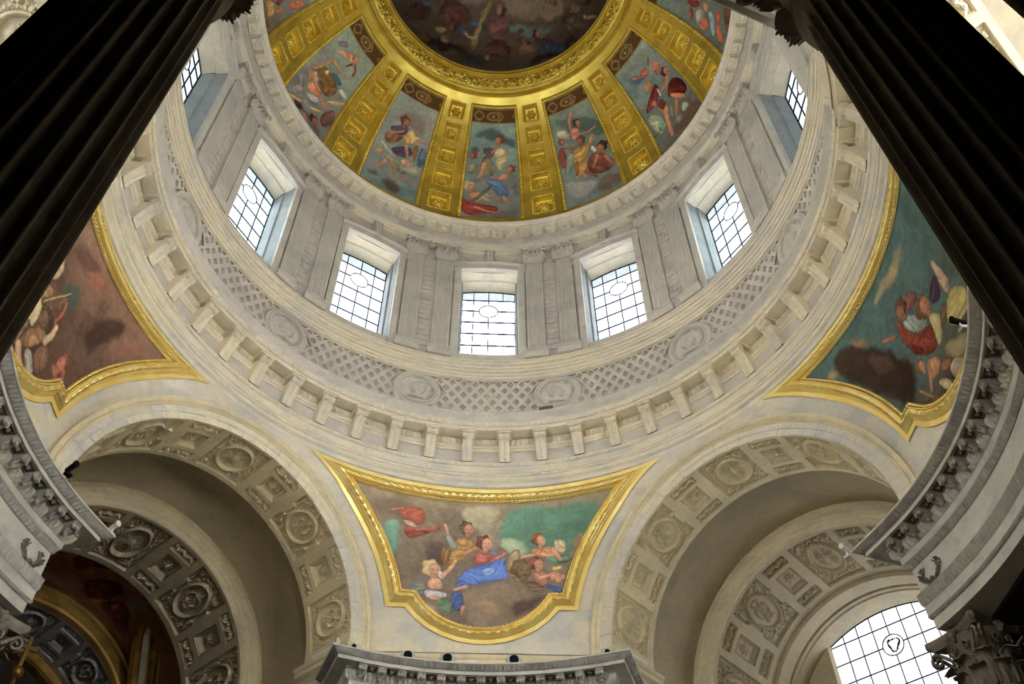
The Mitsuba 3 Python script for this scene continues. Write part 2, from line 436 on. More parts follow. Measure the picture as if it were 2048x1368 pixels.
def lead_bars():
    out = []
    for x in COLX[1:-1]:
        if x == 0.0:
            out += [box(-.016, .016, GY - .05, GY + .02, 33, 37.02), box(-.016, .016, GY - .05, GY + .02, 37.98, 39.12)]
        else:
            out.append(box(x - .016, x + .016, GY - .05, GY + .02, 33, 39.08))
    for z in ROWZ[1:-1]:
        if z == 37.5: out += [box(-1.39, -.48, GY - .05, GY + .02, z - .016, z + .016), box(.48, 1.39, GY - .05, GY + .02, z - .016, z + .016)]
        else: out.append(box(-1.39, 1.39, GY - .05, GY + .02, z - .016, z + .016))
    a = np.linspace(0, 2 * PI, 33)[:-1]
    out.append(tube(np.stack([.485 * np.cos(a), 0 * a + GY - .02, 37.5 + .485 * np.sin(a)], -1), .02, 6, True))
    x = np.linspace(-1.39, 1.39, 13)
    out.append(tube(np.stack([x, 0 * x + GY - .02, GZ1 + seg(x)], -1), .03, 5))
    out += [box(s * 1.39 - .035, s * 1.39 + .035, GY - .05, GY + .02, 33, 39.0) for s in (-1, 1)]
    return join(*out)
d_lead = ply(lead_bars(), M_LEAD)
def reveal():
    prof = [(1.46, 11.95), (1.46, 12.5), (1.385, 12.53), (1.385, 13.16)]
    out = []
    for s in (-1, 1):
        out.append(grid(np.array([[(s * x, y, z) for z in (32.3, 39.1 + (.28 if x > 1.4 else 0.0))] for x, y in prof])))
    out.append(grid(np.array([[(x, 11.95, 32.35), (x, 13.2, 33.0)] for x in (-1.46, 1.46)])))
    x = np.linspace(-1, 1, 15)
    return join(*out), grid(np.stack([np.stack([x * hw, 0 * x + y, zt + seg(x, .13, 1)], -1) for hw, y, zt in ((1.46, 11.95, 39.38), (1.46, 12.5, 39.30), (1.385, 12.53, 39.2), (1.385, 13.16, 39.0))], 0))
d_rev, d_head = (ply(m, b) for m, b in zip(reveal(), (diffuse('stone_reveal_shade', stone_fn((150, 155, 154), (144, 150, 151), (136, 142, 144), .8, 81.0)), S_CREAM)))  # dimmer, bluish skylight put into the jamb stone colour; heads stay cream
def surround():
    out = [box(s * 1.47 if s > 0 else -1.80, 1.80 if s > 0 else -1.47, 11.78, 12.1, 32.3, 39.6, .02) for s in (-1, 1)]
    x = np.linspace(-1.47, 1.47, 17)
    out.append(grid(np.stack([np.stack([x, 0 * x + y, z + seg(x, .13, 1.47)], -1) for y, z in ((11.95, 39.38), (11.78, 39.40), (11.78, 39.6), (12.1, 39.6))], 0)))
    x = np.linspace(-1.86, 1.86, 19); e = np.where(np.abs(x) > 1.5, 0, 1)
    out.append(grid(np.stack([np.stack([x, 0 * x + y, z + .14 * (1 - (x / 1.86) ** 2)], -1) for y, z in ((12.1, 39.56), (11.72, 39.58), (11.72, 39.66), (11.62, 39.70), (11.62, 39.80), (11.68, 39.84), (12.1, 39.86))], 0)))
    for s in (-1, 1):     # the crossettes hanging at the ends of the hood
        out.append(box(s * 1.8 if s > 0 else -1.9, 1.9 if s > 0 else -1.8, 11.8, 12.1, 39.2, 39.62, .02))
    return join(*out)
d_sur = ply(surround(), S_DRUM)
def keystone():
    u, v = np.meshgrid(np.linspace(-1, 1, 9), np.linspace(0, 1, 16), indexing='ij')
    w = .15 + .09 * v
    y = 11.76 - .14 * np.sin(PI * np.clip(v * 1.05, 0, 1)) ** .6 * (v > .2) - .06 + .05 * np.cos(u * 8) - .08 * np.exp(-((v - .82) / .12) ** 2)
    P = np.stack([u * w, y, 39.72 + 1.2 * v], -1)
    sides = [grid(np.stack([P[i], P[i] + [0, 12.05 - 0, 0] * np.array([0, 0, 0]) + np.stack([0 * v[i], 12.1 - y[i], 0 * v[i]], -1)], 0)) for i in (0, -1)]
    return join(grid(P), *sides, box(-.28, .28, 11.62, 12.1, 40.9, 41.0, .02))
d_key = ply(keystone(), S_DRUM)
def garland(s, seed):
    x, y = np.meshgrid(np.linspace(-1, 1, 44), np.linspace(-1, 1, 26), indexing='ij')
    env = np.clip(1 - np.abs(y + .35 - .35 * np.abs(x)) / (.75 - .3 * (x + 1) / 2), 0, 1) ** .6
    h = .24 * env * (0.25 + foliage(x * 2.6, y * 1.6, seed, 3.0))
    X = s * (.22 + (x + 1) / 2 * 1.2); Z = 40.34 + .42 * y
    return grid(np.stack([X, np.sqrt(RW ** 2 - X ** 2) - .005 - h, Z], -1))
d_gar = [ply(garland(s, 4 + s), S_DRUM, smooth=True) for s in (-1, 1)]
for i, az in enumerate(VIS):
    w = thing(f'window_{i + 1}', f'tall leaded clear window with an oval pane, the {PLACE[az]} window of the drum', None, None, 'structure')
    L = SIDE_L if abs(az) == 90 else DRUM_L
    for m, top in panes:
        uv = np.column_stack([(m[0][:, 0] + 1.4) / 2.8, (m[0][:, 2] - 32.9) / 6.4])
        d = ply(m, 'pane_glass', uv=uv, emitter=glass(TOP_L, .5) if (top and abs(az) < 90) else glass(L, .5 if abs(az) == 90 else (.25 if abs(az) == 60 else 0.0)))
        put(w, 'pane', d, az)
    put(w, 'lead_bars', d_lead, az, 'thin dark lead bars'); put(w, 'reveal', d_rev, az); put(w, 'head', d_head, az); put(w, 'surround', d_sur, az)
    put(w, 'keystone', d_key, az)
    for d in d_gar: put(w, 'garland', d, az)
for i, az in enumerate(BACK):
    w = thing(f'window_{i + 8}', 'tall leaded drum window on the side of the drum behind the camera', None, None, 'structure')
    put(w, 'pane', ply(box(-1.39, 1.39, GY, GY + .02, 33, 39.1), 'pane_glass', emitter=glass(DRUM_L)), az)
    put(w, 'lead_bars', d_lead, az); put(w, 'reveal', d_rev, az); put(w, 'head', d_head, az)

# upper entablature of the drum: continuous mouldings cut into blocks, modillions
UP = [(12.1, 40.98), (11.96, 41.0), (11.96, 41.25), (11.90, 41.27), (11.90, 41.46), (11.76, 41.56), (11.74, 41.62), (11.76, 41.63), (11.76, 41.86), (11.50, 41.90), (11.48, 41.97), (11.44, 41.99), (11.44, 42.06)]
CO = [(11.44, 42.06), (11.02, 42.06), (11.0, 42.02), (10.93, 42.02), (10.93, 42.22), (10.86, 42.27), (10.80, 42.40), (10.80, 42.47), (11.9, 42.6)]
def block(prof, a0, a1, gap=.06, n=8):
    m = revolve(prof, a0 + gap / 2, a1 - gap / 2, n)
    c = [grid(np.stack([cart(np.full(len(prof), a), np.array(prof)[:, 0], np.array(prof)[:, 1]), cart(np.full(len(prof), a), np.array(prof)[:, 0] + .06, np.array(prof)[:, 1])], 0)) for a in (a0 + gap / 2, a1 - gap / 2)]
    return join(m, *c)
put('wall_drum', 'entablature_back', ply(join(revolve([(12.2, 40.98), (12.0, 41.0), (11.98, 41.5), (11.84, 41.6), (11.84, 41.9), (11.55, 42.0), (11.5, 42.12), (11.0, 42.14), (11.0, 42.3), (10.9, 42.44), (11.9, 42.55)]), revolve(UP, 112.5, 247.5), revolve(CO, 112.5, 247.5)), S_DRUM))
S_UPC = diffuse('stone_upper', stone_fn((216, 209, 190), (206, 200, 186), (190, 187, 178), .6, 91.0))
d_up, d_co = ply(block(UP[:7], -3.75, 3.75), S_UPC), ply(block(CO, -3.75, 3.75), S_UPC)
d_fr = ply(block(UP[6:], -3.75, 3.75), S_DRUM)
for k in range(-14, 15):
    put('wall_drum', 'architrave_block', d_up, k * 7.5 + 2.0); put('wall_drum', 'frieze_block', d_fr, k * 7.5 - 1.2); put('wall_drum', 'cornice_block', d_co, k * 7.5)
def modillion():
    w = .27
    b = box(-w, w, 10.99, 11.46, 41.85, 42.07, .015)
    lip = box(-w - .045, w + .045, 10.96, 11.48, 42.0, 42.07, .01)
    rs = panel(-w + .03, w - .03, 11.03, 11.42, lambda u, v, h: np.stack([u, v, 41.845 - h], -1), lambda x, y: .05 * rosette(x, y, 6, .85) - .02 * (np.maximum(np.abs(x), np.abs(y)) < .93), 13, 13)
    return join(b, lip, rs)
def soffit_coffer():
    return join(box(-.10, .10, 11.05, 11.40, 42.0, 42.07, .01), box(-.14, .14, 11.34, 11.46, 41.98, 42.07, .01))
d_mod, d_sof = ply(modillion(), S_UPC), ply(soffit_coffer(), S_UPC)
for k in range(-28, 28):
    put('wall_drum', 'modillion', d_mod, (k + .5) * 3.75); put('wall_drum', 'soffit_fillet', d_sof, k * 3.75)

# sill cornice, frieze with portrait medallions and lattice, bracketed cornice, ring architrave
SILL = [(12.12, 31.12), (12.02, 31.2), (12.02, 31.34), (11.98, 31.36), (11.98, 31.5), (11.90, 31.56), (11.90, 31.66), (11.84, 31.72), (11.84, 31.84), (11.75, 31.9), (11.75, 32.02), (11.70, 32.06), (11.70, 32.14), (12.12, 32.34)]
CORN = [(12.12, 28.42), (11.20, 28.20), (11.20, 28.10), (11.26, 28.0), (11.34, 27.86), (11.36, 27.78)]
CORN2 = [(11.40, 27.60), (11.43, 27.57), (11.46, 27.55), (11.46, 27.38), (11.50, 27.37), (12.04, 27.40), (12.06, 27.33)]
BRW = [(12.02, 27.04), (12.06, 27.0), (12.06, 26.90), (12.10, 26.88), (12.10, 26.76), (12.16, 26.74), (12.16, 26.05)]
RARC = [(12.02, 25.88), (12.08, 25.86), (12.08, 25.52), (12.14, 25.50), (12.14, 25.44), (12.19, 25.42), (12.19, 25.24), (12.25, 25.20), (12.30, 25.16), (12.30, 24.98), (12.40, 24.93)]
put('wall_drum', 'cornice_back', ply(revolve([(12.14, 31.1), (12.06, 31.2), (11.94, 31.6), (11.8, 31.95), (11.76, 32.1), (12.14, 32.33)]), S_CREAM))
put('wall_drum', 'frieze', ply(revolve([(12.2, 28.4), (12.2, 31.14)]), S_DRUM))
put('wall_drum', 'lower_back', ply(join(revolve([(12.14, 28.4), (11.26, 28.16), (11.42, 27.8), (11.5, 27.45), (12.1, 27.44), (12.2, 27.0), (12.2, 26.0), (12.14, 25.8), (12.28, 25.2), (12.42, 24.9)])), S_CREAM))
put('wall_drum', 'ring_moulding', ply(join(revolve(SILL, 108, 252, 100), revolve(CORN, 108, 252, 100), revolve(CORN2, 108, 252, 100), revolve(BRW, 108, 252, 100), revolve(RARC, 108, 252, 100)), S_CREAM))
d_sill, d_corn, d_brw = (ply(block(p, -6, 6, .05, 12), m) for p, m in ((SILL, S_CREAM), (CORN, S_DRUM), (BRW[:6], S_CREAM)))
d_corn2 = ply(block(CORN2, -6, 6, .05, 12), S_CREAM)
d_wallb = ply(block(BRW[5:], -3.75, 3.75, .05, 8), S_DRUM)
d_rarc = ply(block(RARC, -6, 6, .05, 12), S_PIER)
for k in range(-9, 9):
    put('wall_drum', 'sill_block', d_sill, k * 12 + 5); put('wall_drum', 'cyma_block', d_corn, k * 12 + 8); put('wall_drum', 'corona_block', d_corn2, k * 12 + 3)
    put('wall_drum', 'fillet_block', d_brw, k * 12 + 6); put('wall_drum', 'ring_block', d_rarc, k * 12 + 6.5)
for k in range(-14, 15): put('wall_drum', 'bracket_wall_block', d_wallb, k * 7.5)

def carved(r0, z0, r1, z1, a0, a1, period, amp, kind, ns=5, nv=7):
    """a carved moulding running round the drum from (r0, z0) up to (r1, z1)"""
    n = int(abs(a1 - a0) / period * ns * 2)
    a, v = np.meshgrid(np.linspace(a0, a1, n + 1), np.linspace(0, 1, nv), indexing='ij')
    ph = (a / period) % 1.0
    if kind == 'egg':
        e = np.clip(1 - ((ph - .5) / .33) ** 2 - ((v - .5) / .52) ** 2, 0, 1) ** .5
        h = e + .7 * np.clip(1 - np.abs(ph - 0) / .07, 0, 1) + .7 * np.clip(1 - np.abs(ph - 1) / .07, 0, 1)
    elif kind == 'leaf':
        h = np.clip(1 - np.abs(ph - .5) * 2 / (1.05 - v), 0, 1) ** .6 * (1 - .5 * np.exp(-((ph - .5) / .06) ** 2))
    else:
        h = np.abs(np.sin(PI * ph)) ** .7 * (.4 + .6 * nz(a * 3, v * 2, 1.0, 3, 2))
    h = h * np.sin(PI * np.clip(v, .02, .98)) ** .4 * amp
    dr_, dz_ = r1 - r0, z1 - z0; L = math.hypot(dr_, dz_)
    nr, nzv = -dz_ / L, dr_ / L
    if nr > 0: nr, nzv = -nr, -nzv
    return grid(cart(a, r0 + dr_ * v + h * nr, z0 + dz_ * v + h * nzv))
S_CARVE = S_CREAM
put('wall_drum', 'carved_band', ply(carved(11.42, 27.57, 11.36, 27.80, -108, 108, 1.25, .06, 'leaf'), S_CARVE), kind='stuff')
put('wall_drum', 'carved_band', ply(carved(12.10, 25.88, 12.02, 26.06, -108, 108, .9, .05, 'leaf'), S_CARVE), kind='stuff')
put('wall_drum', 'carved_band', ply(carved(12.15, 25.43, 12.12, 25.52, -108, 108, .55, .03, 'bead', 4, 4), S_CARVE), kind='stuff')
put('wall_drum', 'egg_and_dart', ply(carved(12.10, 27.02, 11.98, 27.32, -108, 108, 1.17, .09, 'egg', 6, 8), S_CARVE), kind='stuff')

def bracket():
    w = .215
    out = []
    # S-shaped body, its front sunk between two rims, with a drop of husks
    zt = np.linspace(0, 1, 20)
    front = 12.0 - .50 * zt ** 1.6 - .03 * np.sin(zt * PI)
    z = 26.08 + 1.0 * zt
    u = np.linspace(-1, 1, 15)
    U, ZI = np.meshgrid(u, np.arange(20), indexing='ij')
    h = np.where(np.abs(U) > .72, .035, 0.0)
    ph = (zt[ZI] * 4.2) % 1
    husk = .06 * np.clip(1 - np.abs(U) / (.55 * (1.0 - ph) + .05), 0, 1) * (zt[ZI] < .62) * sm(0, .25, ph) + .07 * (zt[ZI] >= .62) * np.clip(1 - np.abs(U) / .6, 0, 1) * (0.6 + .4 * np.cos(U * 12))
    P = np.stack([U * w, front[ZI] - h - husk, z[ZI]], -1)
    out.append(grid(P))
    for s in (0, -1):
        Q = P[s]; out.append(grid(np.stack([Q, np.stack([Q[:, 0], np.full(20, 12.2), Q[:, 2]], -1)], 0)))
    a = np.linspace(0, 2 * PI, 19)
    for x0, x1, R in ((-.22, -.08, .155), (-.08, .08, .13), (.08, .22, .155)):   # the scroll at the head
        ring = np.stack([np.full(19, 0.0), 11.56 + R * np.cos(a), 27.10 + R * np.sin(a)], -1)
        out.append(grid(np.stack([ring * [1, 0, 0] + [x0, 11.56, 27.10], ring + [x0, 0, 0], ring + [x1, 0, 0], ring * [1, 0, 0] + [x1, 11.56, 27.10]], 0)))
    for s in (-1, 1): out.append(spiral((s * .225, 11.58, 27.10), .14, 1.6, .03, 'x', 1, 24))
    out.append(panel(-.2, .2, 0, 1, lambda X, V, H: np.stack([X, 11.50 - .02 - H, 27.24 + 0 * X + .1 * V], -1), lambda x, y: .05 * np.clip(1 - np.abs(x), 0, 1) * (.5 + .5 * np.cos(x * 14)), 13, 4))
    ab = join(box(-.30, .30, 11.42, 12.1, 27.27, 27.385, .012), box(-.34, .34, 11.38, 12.1, 27.34, 27.39, .01))
    return join(*out), ab
d_bra, d_aba = (ply(m, S_CREAM) for m in bracket())
for k in range(-15, 15):
    b = put('wall_drum', 'bracket', d_bra, (k + .5) * 7.5); put(b, 'abacus', d_aba, (k + .5) * 7.5)

# lattice of sunk squares with little crosses
def lattice_piece():
    g = np.array([-1, -.57, -.51, -.40, -.27, -.13, 0, .13, .27, .40, .51, .57, 1.0])
    x, y = np.meshgrid(g, g, indexing='ij')
    d = np.maximum(np.abs(x), np.abs(y)); r, t = np.hypot(x, y) / .52, np.arctan2(y, x)
    H = -.10 * (d < .54) + .085 * np.clip(1 - r / (.34 + .85 * np.abs(np.cos(2 * t)) ** 1.2), 0, 1) ** .35 * (d < .45)
    return grid(np.stack([(x - y) * .131, 12.085 - H, (x + y) * .188], -1))
d_lat = lattice_piece()
lat_z = [30.86, 30.48, 30.10, 29.72, 29.34, 28.96]
cnt = 0
d_latp = {j: ply(mv(d_lat, (0, 0, z)), S_DRUM) for j, z in enumerate(lat_z)}
over = []
for j, z in enumerate(lat_z):
    for k in range(-42, 43):
        a = (k + (.5 if j % 2 else 0.0)) * 2.5
        m = min(abs(a - c) for c in range(-105, 106, 30))
        if math.hypot(math.radians(m) * 12.1, z - 30.05) < 1.19 or abs(a) > 100: continue
        if cnt < 300 and abs(a) < 93:
            put('wall_drum', 'rosette', d_latp[j], a); cnt += 1
        else:
            over.append(rz(mv(d_lat, (0, 0, z)), a))
if over: put('wall_drum', 'outer_rosettes', ply(join(*over), S_DRUM), kind='stuff')

def medallion(face, seed):
    out = []
    n = 48
    a = np.linspace(0, 2 * PI, n + 1)
    prof = [(1.10, .0), (1.06, .05), (1.0, .05), (.98, .02), (.92, .02), (.90, .07), (.84, .09), (.80, .05), (.78, .0)]
    out.append(grid(np.stack([np.stack([r * np.cos(a), 12.08 - h - 0 * a, 30.05 + r * np.sin(a)], -1) for r, h in prof], 0)))
    R, A = np.meshgrid(np.linspace(0, .79, 30), np.linspace(0, 2 * PI, 73), indexing='ij')
    x, y = R * np.cos(A), R * np.sin(A); X = x * face
    head = np.clip(1 - ((X - .0) / .27) ** 2 - ((y - .10) / .34) ** 2, 0, 1) ** .5
    nose = np.clip(1 - ((X - .27) / .10) ** 2 - ((y - .05) / .09) ** 2, 0, 1) ** .5 * .7
    chin = np.clip(1 - ((X - .17) / .12) ** 2 - ((y + .16) / .10) ** 2, 0, 1) ** .5 * .8
    neck = np.clip(1 - ((X + .03) / .15) ** 2, 0, 1) ** .5 * ((y < 0) & (y > -.45)) * .7
    bust = np.clip(1 - ((X + .02) / .42) ** 2 - ((y + .52) / .22) ** 2, 0, 1) ** .5 * (y > -.58)
    hair = np.clip(1 - ((X + .12) / .30) ** 2 - ((y - .13) / .38) ** 2, 0, 1) ** .4 * (X < .12 + .2 * y) * (.75 + .6 * nz(x, y, 11, seed, 2))
    eye = .25 * np.clip(1 - ((X - .17) ** 2 + (y - .14) ** 2) / .0025, 0, 1)
    h = .16 * np.maximum.reduce([head, nose, chin, neck, bust * .8, hair * 1.1]) - .04 * eye
    out.append(grid(np.stack([x, 12.10 - h, 30.05 + y], -1)))
    return join(*out)
def ring_text(txt, R, a0, step):
    out = []
    for i, ch in enumerate(txt):
        if ch == ' ': continue
        m = meshkit.text_mesh(ch, .13, .03, True)
        v = np.array(m.vertices); v[:, 0] -= .05
        t = math.radians(a0 - i * step); c, s = math.cos(t - PI / 2), math.sin(t - PI / 2)
        X, Y = v[:, 0] * c - (v[:, 1] + R) * s, v[:, 0] * s + (v[:, 1] + R) * c
        out.append((np.stack([X, 12.07 - v[:, 2], 30.05 + Y], 1), np.array(m.faces)))
    return join(*out)
d_txt = ply(ring_text('ROI DE FRANCE', .63, 100, 11.5), S_DRUM)
WHERE = {-75: 'far left under the two leftmost windows', -45: 'on the left between the second and third windows', -15: 'just left of the middle window', 15: 'just right of the middle window', 45: 'on the right below the second window from the right', 75: 'far right beside the dark column', 105: 'right end', -105: 'left end'}
for i, az in enumerate((-75, -45, -15, 15, 45, 75)):
    f = -1 if az in (-15, -45) else 1
    k = thing('portrait_medallion', f'round portrait medallion, {WHERE[az]}', 'medallion', 'portrait medallions of the frieze')
    put(k, 'disc', ply(medallion(f, i), S_DRUM), az); put(k, 'lettering', d_txt, az, 'raised lettering along the rim')
k = thing('board', 'short brown board lying on the ledge under the right middle medallion', 'board')
put(k, 'plank', ply(mv(box(-.30, .30, 11.16, 11.28, 28.2, 28.36, .02), (0, 0, 0)), M_RUST), 13.0)
# ------------------------------------------------------------------ the gilded dome: shell, ribs with coffers, frescoes, ring and upper fresco
ZD, RD = 41.7766, 11.6216
def onsph(az, phi, h=0.0):
    r = RD - h
    a, p = np.radians(az), np.radians(phi)
    return np.stack([np.sin(a) * np.cos(p) * r, np.cos(a) * np.cos(p) * r, ZD + np.sin(p) * r], -1)
labels['ceiling'] = {'label': 'gilded inner dome shell round the ribs and painted panels', 'kind': 'structure'}
def sphband(p0, p1, h, a0=-180, a1=180, n=240, m=6):
    return grid(onsph(*np.meshgrid(np.linspace(a0, a1, n + 1), np.linspace(p0, p1, m), indexing='ij'), h))
put('ceiling', 'base_band', ply(sphband(4.0, 9.9, .03), G_DOME, smooth=True))
put('ceiling', 'crown_band', ply(sphband(47.4, 51.0, .02), G_DOME, smooth=True))
put('ceiling', 'shell', ply(sphband(9.0, 51.0, -.35, m=24), G_DARK))
PHI = [14.1, 22.6, 30.4, 37.7, 44.4]
HPH = [3.5, 3.2, 3.05, 2.85, 2.65]
RIBW, CW = 5.35, 3.35
def rib_shell():
    holes = [(-CW, CW, p - h, p + h) for p, h in zip(PHI, HPH)]
    return cut_shell([-RIBW, RIBW], [9.7, 47.6], holes, lambda a, p: onsph(a, p, .02), 2.7, 1.5)
def rib_coffer(i):
    p, hp = PHI[i], HPH[i]
    def h(x, y):
        e = np.minimum(1 - np.abs(x), 1 - np.abs(y))
        egg = .5 + .5 * np.cos(np.where(1 - np.abs(x) < 1 - np.abs(y), y, x) * 8 * PI)
        b = .05 * egg * np.clip(1 - np.abs(e - .08) / .08, 0, 1) ** .5
        r = -.32 * sm(.16, .34, e)
        return .02 + b + r
    return panel(-CW, CW, p - hp, p + hp, lambda a, q, H: onsph(a, q, H), h, 45, 45)
def rib_rose(i):
    p, hp = PHI[i], HPH[i]
    n = 8 if i % 2 else 6
    x, y = np.meshgrid(np.linspace(-1, 1, 37), np.linspace(-1, 1, 37), indexing='ij')
    r, t = np.hypot(x, y), np.arctan2(y, x)
    h = -.31 + .26 * (np.clip(1 - r / (.62 + .34 * np.abs(np.cos(n * t / 2))), 0, 1) ** .5 * (.45 + .55 * np.sin(np.clip(r * 1.1, 0, 1) * PI)) + .5 * np.clip(1 - (r / .24) ** 2, 0, 1) ** .5) * (.8 + .4 * nz(x, y, 8, i, 2))
    return grid(onsph(x * CW * .62, p + y * hp * .62, h))
d_rib = ply(rib_shell(), G_DOME, smooth=20)
d_cof = [ply(rib_coffer(i), G_DOME, smooth=35) for i in range(5)]
d_ros = [ply(rib_rose(i), G_DOME, smooth=True) for i in range(5)]
RIBN = {-105: 'leftmost, cut by the frame', -75: 'at the far left', -45: 'second fully seen from the left', -15: 'just left of the middle fresco', 15: 'just right of the middle fresco', 45: 'second fully seen from the right', 75: 'at the far right', 105: 'rightmost, cut by the frame'}
for az in range(-165, 180, 30):
    if az in RIBN and abs(az) < 100:
        k = thing('dome_rib', f'gilded dome rib with five square rosette coffers, {RIBN[az]}', 'dome rib', 'gilded coffered ribs of the dome')
        put(k, 'band', d_rib, az)
        for c, r in zip(d_cof, d_ros):
            q = put(k, 'coffer', c, az); put(q, 'rosette', r, az)
    else:
        put('ceiling', 'rib', ply(sphband(9.7, 47.6, .02, -RIBW, RIBW, 4, 20), G_DOME), az)

# frames of the dome frescoes (rope and leaf mouldings)
FA, FP0, FP1 = 8.35, 9.9, 46.6
def rope(side):
    n = 220
    p, v = np.meshgrid(np.linspace(9.2, 47.5, n), np.linspace(-1, 1, 7), indexing='ij')
    h = np.sqrt(np.clip(1 - v ** 2, 0, 1)) * (.07 + .05 * np.abs(np.sin(p * 3.4 + v * 1.4 * side)))
    wd = .62
    return grid(onsph(side * (9.0 + v * wd), p, .01 + h))
def topframe():
    a, v = np.meshgrid(np.linspace(-9.6, 9.6, 90), np.linspace(0, 1, 9), indexing='ij')
    h = .13 * np.sin(PI * np.clip(v * 1.0, 0, 1)) ** .6 * (.65 + .35 * np.abs(np.sin(a * 4.2)) * (v < .55))
    return grid(onsph(a, 46.3 + 1.3 * v, .02 + h))
d_fr = [ply(rope(-1), G_DOME, smooth=True), ply(rope(1), G_DOME, smooth=True)]
d_tf = ply(topframe(), G_DOME, smooth=True)
def grisaille_h():
    def h(x, y):
        X = x * 2.1
        r = np.hypot(X, y * 1.1)
        o = np.clip(1 - np.abs(r - .62) / .1, 0, 1) + np.clip(1 - np.abs(r - .42) / .06, 0, 1) * .7 + np.clip(1 - (r / .2) ** 2, 0, 1) ** .5
        o += (r > .78) * .7 * np.clip(1 - np.abs(np.sin(X * 3.2) * .6 - np.abs(y)) * 4, 0, 1) + (np.abs(y) > .86) * .6
        return np.clip(o, 0, 1)
    return h
DOMEFR = {-90: 'fresco panel of orange robed figures, cut off at the top left', -60: 'fresco panel of a half nude saint with a long wooden beam', -30: 'fresco panel of a seated man in purple and yellow robes',
          0: 'middle fresco panel of a praying man in a cream robe', 30: 'fresco panel of a standing man in a golden robe', 60: 'fresco panel of dark red clad figures above pale green cloth', 90: 'fresco panel of red and blue figures, cut off at the top right'}
def dome_fresco(az):
    nu, nv = 111, 231
    a, p = np.meshgrid(np.linspace(-FA - .3, FA + .3, nu), np.linspace(FP0 - .2, FP1 + .1, nv), indexing='ij')
    col = paint_dome(az, a, p)
    # painted relief band at the top
    x, y = a / FA, (p - 44.3) / 2.15
    g = grisaille_h()(x, y)[..., None]
    base, hi = np.array([lin(92, 66, 40)]), np.array([lin(176, 150, 104)])
    tone = (.8 + .4 * nz(a, p, 1.2, az + 200, 3))[..., None]
    col = np.where((p > 42.15)[..., None], (base * (1 - g) + hi * g) * tone, col)
    v, f = grid(onsph(a, p, -.03))
    return v, f, col.reshape(-1, 3)
def fresco_thing(az):
    k = thing('dome_fresco', DOMEFR[az], 'fresco', 'frescoes between the ribs of the dome')
    v, f, c = dome_fresco(az)
    put(k, 'painting', ply((v, f), M_FRESCO, smooth=True, color=c), az)
    for d in d_fr: put(k, 'frame_side', d, az, 'gilt leaf moulding')
    put(k, 'frame_top', d_tf, az, 'gilt leaf moulding')

# the gilt ring at the crown
RING = [(7.46, 50.72), (7.44, 50.60), (7.36, 50.58), (7.30, 50.66), (7.28, 50.74), (7.22, 50.72), (7.14, 50.80), (7.13, 50.90), (7.06, 50.94)]
RING2 = [(6.72, 51.56), (6.70, 51.60), (6.66, 51.56), (6.60, 51.64), (6.60, 51.74), (6.54, 51.76), (6.52, 51.90), (6.47, 51.96), (6.47, 52.06), (6.6, 52.4), (9.5, 52.6)]
k = thing('crown_ring', 'broad gilded ring with carved foliage round the dark round fresco at the crown', 'ring')
put(k, 'outer_moulding', ply(revolve(RING, n=240), G_DOME, smooth=25))
a, v = np.meshgrid(np.linspace(-115, 115, 1000), np.linspace(0, 1, 20), indexing='ij')
h = .17 * np.sin(PI * v) ** .5 * (foliage(a * .36, v * 1.6, 3, 2.6) + .15)
put(k, 'foliage', ply(grid(cart(a, 7.08 - .36 * v - h * .86, 50.93 + .63 * v - h * .5)), G_DOME, smooth=True))
put(k, 'ring_back', ply(revolve([(7.2, 50.9), (6.8, 51.7), (6.6, 52.2)], n=120), G_DOME))
put(k, 'inner_moulding', ply(revolve(RING2, n=240), G_DOME, smooth=25))

# upper dome with the dark fresco
def crown_fresco():
    nu, nv = 181, 120
    a, p = np.meshgrid(np.linspace(-180, 180, nu * 2), np.linspace(8, 90, nv), indexing='ij')
    r = 9.3
    A, P_ = np.radians(a), np.radians(p)
    X, Y, Z = np.sin(A) * np.cos(P_) * r, np.cos(A) * np.cos(P_) * r, 51.4 + np.sin(P_) * r * .72
    col = paint_crown(a, p, X, Y)
    v, f = grid(np.stack([X, Y, Z], -1))
    return v, f, col.reshape(-1, 3)
def crown_thing():
    v, f, c = crown_fresco()
    k = thing('crown_fresco', 'dark round fresco of crowded figures on clouds inside the gilded ring at the crown', 'fresco')
    put(k, 'painting', ply((v, f), M_FRESCO, smooth=True, color=c))
# ------------------------------------------------------------------ the four arms: great arches, vaults, inner arches, end walls (built along +y, turned into place)
ZC = 17.95
ARMS = {45: 'right', -45: 'left', 135: 'near right', -135: 'near left'}
def arm_xy(t, D, az):
    a = math.radians(az)
    return (math.sin(a) * D + math.cos(a) * t, math.cos(a) * D - math.sin(a) * t)

R1, D0, D1 = 5.56, 12.09, 14.58
def cyl1(th, D, h=0.0, R=R1):
    t = np.radians(th); r = R - h
    return np.stack([np.cos(t) * r, D + 0 * t, ZC + np.sin(t) * r], -1)

